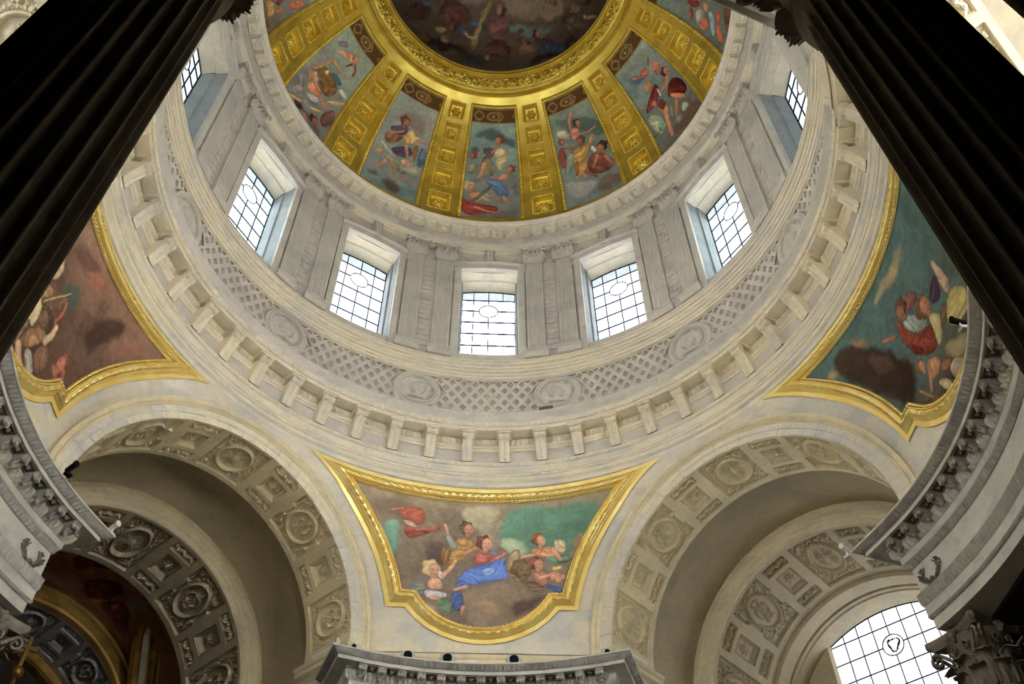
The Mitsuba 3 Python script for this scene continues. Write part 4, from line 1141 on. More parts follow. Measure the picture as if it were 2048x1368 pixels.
def clean(d):
    """the inward offset without self-crossings"""
    P = shapely.Polygon(OUT).buffer(-d, join_style='mitre', mitre_limit=8)
    return np.array(max(getattr(P, 'geoms', [P]), key=lambda g: g.area).exterior.coords)[:-1]
def strip(d0, d1, h, step, nv):
    """moulding strip between two offsets: dense points of the inner line matched to the outer line by proportion of each straight or curved side"""
    A = clean(d0) if d0 > 0 else OUT; B = clean(d1)
    def corners(P):
        """the six corners: largest turning over a short stretch of line"""
        if not shapely.LinearRing(P).is_ccw: P = P[::-1]
        Q = np.vstack([P, P[:1]]); sl = np.concatenate([[0], np.cumsum(np.linalg.norm(np.diff(Q, axis=0), axis=1))]); L = sl[-1]
        at = lambda s: np.stack([np.interp(s % L, sl, Q[:, k]) for k in (0, 1)], 1)
        e0, e1 = P - at(sl[:-1] - .12), at(sl[:-1] + .12) - P
        turn = np.abs((np.arctan2(e1[:, 1], e1[:, 0]) - np.arctan2(e0[:, 1], e0[:, 0]) + PI) % (2 * PI) - PI)
        got = []
        for i in np.argsort(-turn):
            if all(np.linalg.norm(P[i] - P[j]) > .18 for j in got): got.append(i)
            if len(got) == 6: break
        return P, np.sort(got)
    def order(P, c):          # start at the right foot corner (largest x among the lowest corners), go round counter-clockwise
        k = c[np.argmax(P[c, 0] - 3 * np.abs(P[c, 1] - 19.9))]
        P = np.roll(P, -k, 0)
        return P, np.sort((c - k) % len(P))
    A, ca = order(*corners(A)); B, cb_ = order(*corners(B))
    if len(ca) != len(cb_): raise ValueError(f'frame corners {len(ca)} {len(cb_)} at {d0} {d1}')
    out, s_at = [], 0.0
    for i in range(len(ca)):
        def piece(P, c):
            j = c[(i + 1) % len(c)] if i + 1 < len(c) else len(P)
            Q = np.vstack([P, P[:1]])[c[i]:j + 1]
            s = np.concatenate([[0], np.cumsum(np.linalg.norm(np.diff(Q, axis=0), axis=1))]); return Q, s
        qa, sa = piece(A, ca); qb, sb = piece(B, cb_)
        n = max(2, int(sa[-1] / step)); t = np.linspace(0, 1, n)
        pa = np.stack([np.interp(t * sa[-1], sa, qa[:, k]) for k in (0, 1)], 1); pb = np.stack([np.interp(t * sb[-1], sb, qb[:, k]) for k in (0, 1)], 1)
        v = np.linspace(0, 1, nv)
        Q = pa[:, None] * (1 - v)[None, :, None] + pb[:, None] * v[None, :, None]
        S, V = np.meshgrid(s_at + t * sa[-1], v, indexing='ij')
        out.append(grid(onpend(Q[..., 0] / AZM, Q[..., 1], h(S, V) + .03)))
        s_at += sa[-1]
    return join(*out)
def h_flat(s, v): return .02 + .05 * sm(.93, 1, v) + .0 * s
def h_cove(s, v): return .07 + .10 * sm(0, 1, v)
def h_orn(s, v):
    ph = (s / .34) % 1
    o = np.clip(1 - np.abs(ph - .5) * 2 / (1.15 - v), 0, 1) ** .5 * (.6 + .4 * np.cos((v - .3) * 9)) + .5 * nz(s * 6, v * 3, 1, 2, 2)
    return .13 + .10 * o * np.sin(PI * np.clip(v, .02, .98)) ** .5
def h_roll(s, v): return .10 + .09 * np.sqrt(np.clip(1 - (2 * v - 1) ** 2, 0, 1))
def h_bead(s, v):
    ph = (s / .17) % 1
    return .02 + .11 * np.sqrt(np.clip(1 - (2 * v - 1) ** 2, 0, 1)) * (.35 + .65 * np.sqrt(np.clip(1 - ((ph - .5) / .45) ** 2, 0, 1)))
d_flat = ply(strip(0, .20, h_flat, .5, 6), G_FRAME)
d_cove = ply(strip(.20, .30, h_cove, .5, 4), G_FRAME)
d_orn = ply(strip(.30, .47, h_orn, .055, 8), G_FRAME, smooth=True)
d_roll = ply(strip(.47, .54, h_roll, .4, 6), G_FRAME, smooth=True)
d_bead = ply(strip(.54, .66, h_bead, .034, 6), G_FRAME, smooth=True)
INN = clean(.62)
PENDN = {0: 'gilt framed fresco of a seated writer in red and blue robes, bottom middle', 90: 'gilt framed fresco of red and yellow robed figures against blue green sky, right', -90: 'gilt framed fresco of an old man over brown clouds, left'}
def pend_fresco(az):
    nu, nv = (331, 217) if az == 0 else (261, 171)
    a, z = np.meshgrid(np.linspace(-24.8, 24.8, nu), np.linspace(18.7, 24.4, nv), indexing='ij')
    col = paint_pend(az, a, z)
    v, f = grid(onpend(a, z, .025))
    P = shapely.Polygon(INN).buffer(.06)
    ins = shapely.contains_xy(P, (a * AZM).ravel(), z.ravel())
    keep = ins[f].any(1)
    f = f[keep]; used = np.unique(f); mp = np.full(len(v), -1); mp[used] = np.arange(len(used))
    # vertices outside the frame are drawn in to its edge
    vv = v[used]; az_z = np.column_stack([(a * AZM).ravel(), z.ravel()])[used]
    return vv, mp[f], col.reshape(-1, 3)[used]
def pend_thing(az):
    k = thing('spandrel_fresco', PENDN[az], 'fresco')
    v, f, c = pend_fresco(az)
    put(k, 'painting', ply((v, f), M_FRESCO, smooth=True, color=c), az)
    for nm, d in (('flat_band', d_flat), ('cove', d_cove), ('leaf_moulding', d_orn), ('roll', d_roll), ('bead_moulding', d_bead)):
        put(k, nm, d, az, 'gilded moulding of the frame')
FIG = {}
FIG['P', 0] = '''c0.82,24.16;5.13,24.08;4.41,22.76;4.08,22.38;3.25,21.61;2.27,22.26;1.84,21.82;0.89,22.15;0.46,22.94;0.78,23.67|92,146,120
c0.61,22.78;1.59,22.60;1.92,21.97;1.43,21.60;0.75,21.99|170,190,150
c-3.95,23.07;-3.38,23.11;-3.16,22.48;-3.20,21.75;-3.33,21.30;-3.96,22.35|108,168,142
c-0.86,24.16;0.82,24.20;0.60,23.67;0.39,22.94;0.82,22.30;0.19,22.14;-0.24,22.92;-0.90,23.45|176,164,130
c-5.14,23.88;-2.48,24.15;-2.38,23.05;-3.04,22.64;-3.75,23.19;-4.36,22.98|132,110,90
c-2.48,24.07;-0.86,24.11;-0.83,23.38;-1.51,22.84;-2.31,23.06|140,122,98
c-3.16,22.48;-1.67,23.14;-0.77,21.95;-1.13,21.02;-2.69,20.79;-3.25,21.17|132,114,92
c-2.32,22.44;-1.49,22.53;-1.16,21.62;-1.80,21.13;-2.24,21.55|104,88,78
c-0.97,20.43;0.88,20.92;1.80,20.41;2.36,19.91;0.87,18.87;-0.39,18.84;-0.74,19.63|146,122,98
c-0.17,20.01;0.62,20.17;0.88,19.52;0.24,19.22;-0.22,19.49|170,136,104
c1.07,20.18;2.38,20.34;2.56,20.06;1.19,19.09;0.75,19.44|100,78,68
c-2.36,19.95;-1.72,19.93;-1.22,19.04;-1.80,19.17|186,168,134
c-0.60,19.27;0.23,19.36;0.37,18.86;-0.39,18.84|172,154,122
c3.39,22.46;4.21,22.86;3.81,21.92;3.39,21.74|160,116,90
r-3.58,23.45;-3.04,23.82;-2.45,23.83;-2.32,23.21;-2.65,22.93;-3.26,23.29|170,78,58
r-3.22,22.99;-2.57,22.87;-1.81,23.12;-1.66,22.98;-2.47,22.54;-3.00,22.32|158,72,58
r-3.35,23.14;-2.82,23.20;-2.57,22.87;-2.89,22.88|176,154,124
l-2.64,22.82;-2.09,22.97;-1.64,23.14|0.16|176,104,76
l-3.76,23.49;-3.31,23.63|0.13|186,120,84
r-1.24,22.47;-0.66,22.74;-0.19,22.37;-0.49,21.96;-0.89,21.56;-1.59,21.37;-1.42,21.91|172,124,56
r-1.64,22.20;-1.19,22.16;-1.35,21.31;-1.63,21.52|140,98,52
l-1.20,22.24;-1.43,22.73|0.28|142,156,146
l-1.42,22.77;-1.55,23.19|0.16|196,138,104
h-0.64,23.07|0.29|104,86,70|186,128,96
l-0.23,22.29;-0.70,21.95|0.18|190,132,100
r-0.41,21.89;0.09,22.30;0.40,21.99;0.78,21.99;0.92,22.11;0.85,21.84;0.20,21.56;-0.34,21.41|186,92,80
r0.19,22.14;0.61,22.07;0.54,21.91;0.26,21.99|96,130,190
h0.08,22.45|0.31|120,66,44|210,150,114
l0.54,21.80;0.94,22.04|0.16|196,126,92
l0.59,22.30;0.97,22.01|0.04|90,60,40
r-0.37,21.41;0.41,21.64;0.88,21.87;0.82,21.37;1.11,20.91;0.28,20.76;-0.58,20.57;-1.13,20.38;-0.80,21.18|80,122,206
r-0.07,21.36;0.48,21.41;0.55,21.14;0.01,20.98|120,160,226
l-0.64,20.53;-1.06,20.41|0.16|214,150,118
h-1.88,21.22|0.34|206,176,108|206,146,108
r-2.08,20.86;-1.52,20.89;-1.44,20.34;-2.01,20.39|220,158,116
r-1.69,21.21;-1.37,21.04;-1.48,20.74;-1.69,20.92|206,198,206
r-2.14,20.42;-1.62,20.33;-1.29,20.27;-1.28,20.09;-1.79,20.03;-2.11,20.10|204,194,204
l-1.49,20.96;-1.21,21.31;-1.06,21.63|0.18|214,152,112
l-1.24,21.73;-0.76,21.72|0.13|190,150,60
l-1.86,20.10;-1.43,19.94|0.18|212,150,112
r-1.79,20.03;-1.15,20.09;-1.02,19.37;-1.44,19.54|100,136,102
r-2.68,20.72;-2.11,20.86;-2.06,20.17;-2.47,20.16|112,130,138
r-2.48,20.66;-2.10,20.68;-2.13,20.31;-2.39,20.30|150,140,100
r-1.19,20.27;-0.77,20.43;-0.64,19.63;-1.05,19.44|66,96,150
l-0.68,19.70;-0.73,19.37|0.16|190,124,94
r1.09,22.18;1.54,22.15;1.29,21.37;1.77,20.52;1.41,20.74;0.78,21.18|150,122,92
r1.16,22.10;1.47,22.10;1.33,21.60;1.02,21.53|176,148,112
h1.50,21.28|0.37|112,86,58|130,100,70
r1.41,20.77;2.14,20.85;2.38,20.34;1.86,20.34|120,96,72
r2.29,21.84;3.27,21.89;3.44,21.53;2.44,21.50|92,132,112
r1.89,22.16;2.62,22.31;2.84,21.92;2.66,21.79;1.98,21.78|216,140,90
r1.83,22.19;2.36,22.25;2.26,21.95;1.92,21.93|220,136,82
r2.69,22.57;3.19,22.48;3.25,22.00;2.84,21.92|206,186,140
h2.20,22.55|0.26|150,84,50|210,146,106
l1.95,21.93;1.50,21.81|0.15|214,148,108
l2.69,22.12;2.94,21.71|0.19|216,148,106
r1.89,21.26;2.52,21.21;2.42,20.52;1.91,20.78|178,108,84
h2.07,21.51|0.26|130,62,46|196,128,96
l2.15,20.96;2.72,21.14|0.16|206,140,104
r2.55,21.17;3.14,21.12;3.01,20.73;2.53,20.81|196,130,96
l2.71,21.33;2.90,21.37|0.19|226,196,50
r2.37,20.77;3.00,20.59;2.92,20.31;2.29,20.52|76,104,158'''
FIG['P', -90] = '''c-1.46,22.56;-1.11,24.41;0.50,24.04;-0.46,23.06|150,112,84
c-1.45,23.10;-1.07,24.03;-0.56,23.96;-1.00,23.17|172,136,96
c0.71,23.51;1.53,24.11;1.94,23.64;1.23,23.03|164,92,68
c0.05,21.83;0.76,22.98;1.71,22.31;1.21,21.33|84,92,82
c3.39,22.54;3.78,23.87;4.79,24.07;4.40,23.24;3.75,22.36|146,94,72
c1.90,22.17;2.92,23.95;3.82,23.82;3.07,22.11;2.90,21.57|82,56,48
c-0.69,22.93;0.27,23.92;1.48,24.14;0.82,23.06|112,76,60
c-1.11,19.22;-0.65,20.09;0.22,20.10;0.16,19.12;-0.34,18.69|146,130,88
r-1.03,20.43;-0.79,21.05;0.15,21.59;0.30,21.38;-0.21,20.71;-0.78,20.12|168,130,72
r-0.88,19.70;-0.27,20.86;0.23,20.80;0.28,20.17;-0.62,19.53|204,180,118
l-0.14,20.72;0.13,20.50;0.20,20.17|0.31|214,190,134
r0.03,20.85;0.82,22.22;0.99,21.54;0.26,20.62|112,80,56
l0.08,20.94;0.82,22.20|0.08|206,160,86
h-0.33,22.04|0.40|178,166,146|200,164,122
r-1.07,21.20;-0.47,21.77;-0.30,21.45;-0.65,20.97|70,48,46
l0.98,21.01;1.04,21.39;0.92,21.86|0.14|170,88,62
h0.60,20.64|0.38|84,66,52|120,86,62
r0.09,19.45;0.49,20.39;1.20,20.58;0.90,19.89;0.48,19.31|150,104,64
l1.11,20.34;1.23,20.71;1.17,21.03|0.24|196,160,114
l0.29,19.28;0.63,19.05;1.08,18.98|0.31|178,134,94
r0.54,19.41;0.83,19.76;1.66,19.28;1.34,18.99|140,132,114
r0.86,19.80;1.34,20.49;1.83,20.11;1.55,19.35|118,80,54
h2.26,20.67|0.31|128,66,46|170,92,64
l2.02,20.28;2.65,20.09|0.22|156,88,60
l2.49,20.61;2.74,20.40|0.21|150,80,56'''
FIG['P', 90] = '''c1.55,23.81;0.95,23.34;-0.35,23.22;-1.73,23.86;-0.58,24.02|160,142,96
c-3.95,24.15;-2.90,23.64;-2.11,22.50;-1.23,21.15;-1.57,20.34;-2.54,19.83;-3.26,21.47;-4.63,23.30|66,50,42
c-2.94,23.04;-1.90,21.90;-2.07,21.23;-3.04,21.91|88,66,54
c-3.26,24.03;-2.58,23.63;-1.96,22.51;-3.18,23.33|152,102,64
c-4.69,23.84;-4.13,23.55;-4.43,23.21;-4.83,23.52|156,134,84
c0.10,20.28;1.28,19.20;0.57,18.83;-0.25,19.61|150,132,88
r1.55,22.13;1.76,21.80;1.66,20.71;1.20,20.75|176,142,118
r1.45,21.75;1.24,21.10;0.89,20.94;0.44,21.48|66,48,64
r-0.76,22.92;0.44,22.29;0.21,21.96;-0.40,22.09;-0.85,22.54|142,82,84
r-0.56,22.24;0.14,21.32;-0.10,20.95;-0.70,21.45;-0.97,22.10|136,150,142
h-0.62,22.48|0.31|96,62,42|150,98,70
h0.25,21.56|0.36|112,74,46|164,106,74
r-0.93,22.64;-0.96,22.04;-0.68,21.34;0.17,20.97;-0.16,20.13;-0.89,20.51;-1.23,21.28;-1.31,22.08|142,56,42
r-1.10,21.52;-0.63,20.72;-1.05,20.77;-1.25,21.26|96,34,30
r0.17,21.28;0.68,20.85;0.25,20.27;-0.22,20.15;-0.04,20.61|176,160,98
r1.43,20.85;2.00,20.27;1.75,19.71;0.79,19.85;0.64,20.39|168,148,74
r0.87,20.87;1.11,20.57;0.48,20.33;0.32,20.52|110,76,58
l-1.45,22.16;-1.70,22.35;-2.03,22.58|0.14|170,92,62
r-0.92,20.54;-0.29,19.90;-0.71,19.68;-1.27,19.94|178,120,82
h-1.24,20.55|0.22|120,74,44|180,122,84
l-1.11,20.00;-1.37,19.72|0.19|176,118,80
r0.01,19.52;0.56,19.00;-0.16,18.68;-0.38,19.31|160,142,116
r-0.37,19.83;0.03,19.53;-0.39,19.37;-0.61,19.70|150,84,62
r-1.12,19.73;-0.47,19.30;-0.45,18.62;-0.63,18.65|160,148,116
l-1.84,20.15;-1.56,19.70;-1.21,19.13|0.08|176,124,66
l-1.30,19.68;-1.82,19.76|0.06|176,124,66
r-1.50,19.62;-0.85,18.85;-0.87,18.57;-1.52,19.33|120,72,54'''
FIG['D', 0] = '''c-1.50,8.46;1.57,8.55;1.54,8.18;-1.45,8.15|132,158,144
c-1.27,7.79;-0.79,8.33;0.10,8.45;1.04,7.77;1.49,7.61;1.50,6.83;0.76,7.14;-0.06,7.39;-1.11,7.49|72,106,106
c-1.52,6.70;-1.08,7.24;-0.67,6.83;-1.13,6.50|78,84,80
c-1.28,2.46;0.04,2.64;1.54,3.12;1.53,1.91;-1.44,1.75|118,108,104
c1.00,4.74;1.51,4.91;1.51,3.66;1.09,3.78|106,80,68
r-1.44,5.91;-0.79,6.04;-0.86,5.24;-1.45,5.21|134,124,104
r-0.68,6.96;-0.06,7.13;0.23,6.82;-0.40,6.45|84,88,104
r-0.69,6.29;-0.05,6.87;0.20,6.75;-0.43,5.91|110,82,70
r-0.51,6.31;-0.04,6.44;0.28,5.33;-0.45,5.01;-0.91,5.16|142,126,92
r0.12,6.98;0.83,7.17;0.93,6.47;0.59,5.43;0.27,5.74;0.11,6.48|184,168,116
h0.37,7.52|0.28|120,68,42|186,118,80
l-0.04,6.74;0.20,7.14|0.18|178,112,78
h-1.17,6.43|0.22|120,66,46|164,100,72
l-0.88,6.40;-0.70,6.82|0.14|172,108,78
l-0.44,5.98;-0.56,5.55;-0.69,5.12|0.26|200,140,98
c-1.41,5.08;-0.68,5.12;-0.43,4.65;-1.10,4.63|120,116,104
r-0.42,4.90;0.28,5.12;0.91,4.39;0.90,3.72;0.45,3.77;-0.01,4.32|74,112,158
r0.08,5.08;0.79,5.46;0.98,5.13;0.72,4.79|190,120,82
h1.05,5.64|0.24|130,58,38|180,106,74
l-0.00,5.07;0.45,5.12|0.14|190,120,84
l0.63,3.73;0.81,3.35;1.02,3.08|0.20|186,120,86
l0.02,3.88;0.40,3.58|0.18|180,116,84
r-1.26,3.87;-0.52,4.17;-0.39,3.43;-1.01,3.15|182,124,88
h-1.14,4.32|0.33|180,160,124|184,122,86
r-0.57,3.90;-0.09,4.02;0.03,3.35;-0.39,3.39|150,148,124
r-1.25,3.10;0.01,4.72;0.13,4.54;-1.10,2.94|102,102,88
r-1.59,3.56;-1.12,3.28;-0.49,3.15;0.35,3.04;0.40,2.61;-0.76,2.27;-1.47,2.20|142,40,38
l-0.79,2.91;-0.16,2.63;0.30,2.57|0.20|184,108,80'''
FIG['D', -30] = '''c-1.42,8.25;1.56,8.62;1.62,8.22;-1.09,8.00|150,168,154
c-1.28,6.68;-0.86,7.57;-0.11,8.00;0.85,7.77;1.23,6.99;0.76,6.54;-0.07,6.85|146,128,122
c-0.05,8.22;1.38,8.56;1.47,7.01;0.74,7.65|168,160,144
c-1.52,2.34;1.49,3.35;1.63,2.40;-1.29,1.62|96,130,132
c-0.73,3.46;0.28,3.96;1.54,3.79;1.54,3.04;0.32,3.22|142,130,118
c-0.75,2.81;0.08,3.22;0.90,2.65;0.49,2.00;-0.26,2.23|96,80,70
c-1.44,2.79;-0.79,3.22;-0.44,2.81;-1.13,2.55|90,84,76
r-1.29,5.71;-0.54,6.17;0.10,6.19;-0.70,5.09|138,94,56
r-1.06,6.29;-0.48,6.76;0.08,6.94;0.02,6.22;-0.76,6.02|94,76,108
r0.09,6.83;0.49,6.71;1.00,6.44;0.58,5.99;-0.14,5.68|208,164,74
r-0.57,5.11;0.51,5.89;0.84,5.32;0.26,4.81;-0.28,4.86|88,70,102
h-0.28,7.08|0.31|120,66,36|160,98,62
l-0.87,5.94;-0.21,6.46|0.19|176,116,80
l0.76,6.32;1.33,6.38|0.15|180,110,80
r0.60,5.93;0.97,6.19;1.02,5.37;0.93,4.69|154,98,44
l0.26,5.73;0.53,5.02|0.22|190,128,92
r1.04,6.07;1.50,6.10;1.44,4.64;1.07,4.77|78,112,148
r-1.36,4.55;-0.86,4.88;-0.75,4.34;-1.21,4.30|166,126,60
r-0.81,4.51;-0.32,4.75;0.82,4.06;0.53,3.70;-0.26,4.09|128,142,120
l-1.08,5.16;-0.63,4.89;-0.12,4.64|0.10|210,204,184
l-0.53,4.13;-0.74,3.53;-0.98,3.32|0.25|186,124,92
l-0.23,4.36;0.13,3.82|0.26|184,120,88
r0.09,4.58;0.68,5.07;0.87,4.53;0.44,4.36|194,140,108
c0.10,4.18;1.12,4.71;1.46,4.24;0.80,3.87|186,166,142'''
FIG['D', 30] = '''c-1.43,8.57;1.23,8.34;1.24,8.03;-1.38,8.21|134,150,128
c-1.36,8.27;-0.23,8.16;1.72,7.36;1.62,5.76;0.43,6.44;-0.82,7.52|84,108,98
c1.50,5.84;1.65,5.09;1.28,4.36;1.14,5.62|110,108,104
c-1.53,4.09;-0.35,3.89;0.51,3.30;-0.26,2.68;-0.86,2.50;-1.48,3.07|152,156,154
c0.36,3.75;1.50,3.24;1.55,2.38;0.88,2.04;-0.06,2.46|116,98,82
c0.86,2.60;1.60,2.33;1.47,1.98;0.87,1.95|92,134,150
r-1.44,7.24;-0.94,7.62;-0.40,7.10;-0.54,6.64|180,166,142
l0.07,8.21;-0.24,7.87;-0.32,7.36|0.23|192,124,96
r-0.37,7.42;0.23,7.22;0.08,6.58;-0.49,6.55|196,122,98
h0.18,7.50|0.23|84,52,40|176,110,82
l0.04,6.79;0.65,6.66|0.15|186,112,86
r-0.54,6.12;0.29,5.90;0.83,6.55;0.94,6.18;0.32,5.65;0.05,5.01;-0.02,4.32;-0.57,4.05;-0.85,3.99;-0.62,5.35|192,138,38
r-0.58,5.25;-0.33,5.21;-0.61,4.15;-0.79,4.16|140,92,26
l0.65,6.66;1.15,6.80|0.12|198,120,84
h0.04,6.37|0.25|96,54,38|150,90,64
l-0.45,6.04;-0.94,6.29|0.19|150,96,50
r-1.39,6.38;-0.88,6.38;-1.16,4.89;-1.44,5.23|146,58,60
h-1.07,6.73|0.18|130,58,44|180,100,80
r-0.94,5.99;-0.48,5.82;-0.71,4.77;-1.38,4.31|128,152,126
r0.17,5.22;0.80,5.20;1.35,4.48;1.43,3.73;0.58,3.60;-0.10,4.21|132,66,50
h1.05,5.37|0.31|70,42,34|164,94,66
l0.66,4.96;0.31,4.37|0.23|176,108,74
l1.10,4.66;1.33,3.82|0.21|170,100,70
r0.44,5.83;0.69,5.70;0.78,5.21;0.48,5.27|196,196,190
l-0.38,4.36;-0.22,3.94|0.23|190,124,94
l-0.14,4.31;0.33,3.60|0.18|150,76,66'''
FIG['D', -60] = '''c-1.45,4.36;-1.08,6.59;-0.72,6.08;-0.98,4.80|150,132,132
c-1.46,8.48;1.38,8.45;1.24,7.96;-1.11,8.10|150,168,142
c-1.48,2.40;-0.50,3.15;1.54,2.69;1.37,1.95;0.18,2.22|112,100,98
r-1.26,7.48;-0.77,8.11;-0.40,7.94;-0.88,7.40|136,112,138
r-1.03,6.89;-0.34,7.75;0.60,8.00;0.59,7.55;-0.15,7.40|214,140,98
l0.57,7.57;0.81,7.38;0.87,7.05|0.17|146,56,38
l0.38,7.44;0.20,7.09|0.14|130,46,34
h0.35,7.85|0.22|150,110,60|206,132,92
r-1.17,4.72;-0.77,5.92;-0.03,5.99;0.70,5.82;0.80,5.13;0.44,4.62;-0.10,4.66;-0.65,5.14|136,96,40
r-1.17,4.77;-0.91,5.62;-0.64,5.90;-0.85,5.12|176,140,78
r-0.48,5.74;-0.30,6.05;-0.16,5.76;-0.36,5.59|208,166,80
r-0.78,4.01;-0.54,4.78;0.06,4.71;0.26,4.36;-0.24,3.88|200,122,70
h-0.76,4.74|0.31|186,170,140|190,114,74
l-0.12,4.43;0.31,4.28;0.77,4.12|0.25|196,118,70
r-1.31,2.22;-0.44,3.05;-0.31,2.83;-1.10,2.12|206,162,84
r0.52,4.51;1.48,5.56;1.55,5.30;0.69,4.37|206,162,84
r0.03,3.24;0.74,3.80;0.74,3.63;0.18,3.14|206,162,84
r-0.23,6.01;0.15,6.30;0.79,6.13;0.65,5.85|52,106,128
l-0.66,5.92;-0.62,6.66|0.18|204,138,94
l-0.45,6.61;0.01,6.55;0.55,6.58|0.18|200,134,90
r0.68,5.85;1.09,5.98;1.54,5.78;1.00,5.30|172,166,156
r-1.38,3.60;-1.32,4.34;-0.73,3.83;-0.79,3.44|120,108,112
r-1.26,2.83;-0.95,3.65;-0.55,3.50;-0.98,2.71|150,124,128
r-0.62,3.60;0.23,4.26;0.40,4.01;0.01,3.50|166,164,168
r-0.57,3.04;-0.10,3.38;0.43,2.85;-0.02,2.62|138,132,132
r-0.83,2.46;-0.30,2.82;-0.10,2.44;-0.50,2.20|66,44,44
r0.71,3.48;1.15,4.59;1.42,4.27;1.52,3.44;1.09,2.85|112,74,62
h0.65,2.78|0.28|90,50,36|150,88,66
l0.07,2.45;0.55,2.11|0.22|170,104,86'''
FIG['D', 60] = '''c1.23,8.59;1.40,7.30;-0.10,7.82;-0.48,8.40|142,156,138
c-1.23,8.06;0.16,7.43;0.15,6.77;-0.84,6.88;-1.13,7.35|80,112,128
c0.95,3.83;1.61,2.46;0.92,1.99;-0.66,2.44;-1.15,2.91;-0.14,3.29|108,84,66
c-1.33,3.04;-0.66,2.44;-1.15,2.32|90,126,124
r-0.09,7.62;0.49,7.22;0.15,6.77;-0.25,7.34|176,96,62
r0.81,7.30;1.19,6.92;0.84,6.45;0.50,6.31;0.52,6.88|184,102,66
l-0.72,7.55;0.05,6.99|0.18|184,100,66
l0.80,7.61;0.51,7.29|0.14|150,70,46
l1.08,6.51;1.41,6.44|0.13|180,100,64
r0.84,5.60;1.33,5.21;1.45,4.25;1.10,3.90;0.44,4.58;0.22,4.99|96,28,24
r0.18,6.40;0.18,5.76;-0.22,5.34;-1.21,5.13;-1.21,5.49|128,36,40
r0.46,5.01;1.09,4.04;0.91,3.77;0.34,4.71|190,104,46
l0.91,5.85;0.61,5.57;0.20,5.55|0.28|190,118,74
h1.02,6.15|0.26|66,42,34|186,112,74
h-0.32,6.45|0.27|166,112,54|190,124,76
h-0.60,5.38|0.23|130,66,44|186,110,74
l-1.13,5.68;-1.30,5.82|0.17|196,120,80
r0.00,5.96;0.12,5.80;0.08,5.32;-0.13,5.36|206,204,194
r-0.52,5.15;0.08,4.59;-0.20,3.97;-0.63,4.54|186,120,74
r-1.29,5.13;-0.69,4.66;-0.53,3.64;-0.92,3.14;-1.26,3.76;-1.37,4.26|150,160,122
r-0.83,4.40;-0.66,4.19;-0.87,3.42;-1.12,3.73|110,150,120
l-0.35,4.16;-0.49,3.58;-0.60,2.70|0.26|192,124,80
l0.49,4.25;0.09,3.55|0.23|184,116,76
r0.65,3.86;1.01,3.26;0.62,3.13;0.39,3.34|152,174,150
r0.07,4.36;0.25,4.30;-0.12,3.65;-0.22,3.79|140,164,140
c-0.05,3.55;0.50,3.32;0.17,2.82;-0.28,2.99|148,150,152
r-0.37,5.52;0.11,4.90;-0.35,4.45;-0.54,4.98|110,48,40'''
FIG['D', -90] = '''c0.01,2.70;1.14,6.24;1.44,5.21;1.36,2.88|120,122,118
r0.14,3.13;0.36,3.84;0.86,3.85;1.03,3.20;0.68,3.03|196,146,58
r0.41,4.03;0.65,4.75;0.79,4.40;0.71,4.02|126,40,34
r0.77,4.81;1.20,6.39;1.49,5.94;1.34,5.16|196,104,58
r0.74,3.80;0.86,4.48;1.16,4.45;1.10,3.84|186,110,46
r0.77,2.86;1.15,3.82;1.31,3.03;1.21,2.60|130,90,60'''
FIG['D', 90] = '''c-0.87,7.80;-0.44,6.67;-1.40,6.11;-1.34,7.38|112,128,122
r-0.48,6.79;-0.10,5.71;-0.41,5.56;-0.66,6.25|140,40,30
r-0.70,6.41;-0.56,6.06;-1.20,5.79;-1.27,6.03|150,58,36
r-0.73,5.90;-0.28,5.27;-0.70,4.95;-1.40,5.44|170,160,150
r-0.99,5.41;-0.59,4.80;-1.17,4.43;-1.38,5.20|186,84,42
r-0.28,4.88;-0.30,4.36;-0.99,3.77;-1.32,3.94;-0.86,4.53|128,156,170
r0.04,4.34;0.02,3.79;-0.65,3.69;-0.83,2.96;-1.22,2.78;-1.13,3.73|184,84,44
r0.27,3.78;0.59,2.65;-0.46,2.35;-0.71,2.91|100,72,54
r-0.05,5.54;-0.02,4.98;-0.56,4.86;-0.31,5.36|176,120,70'''
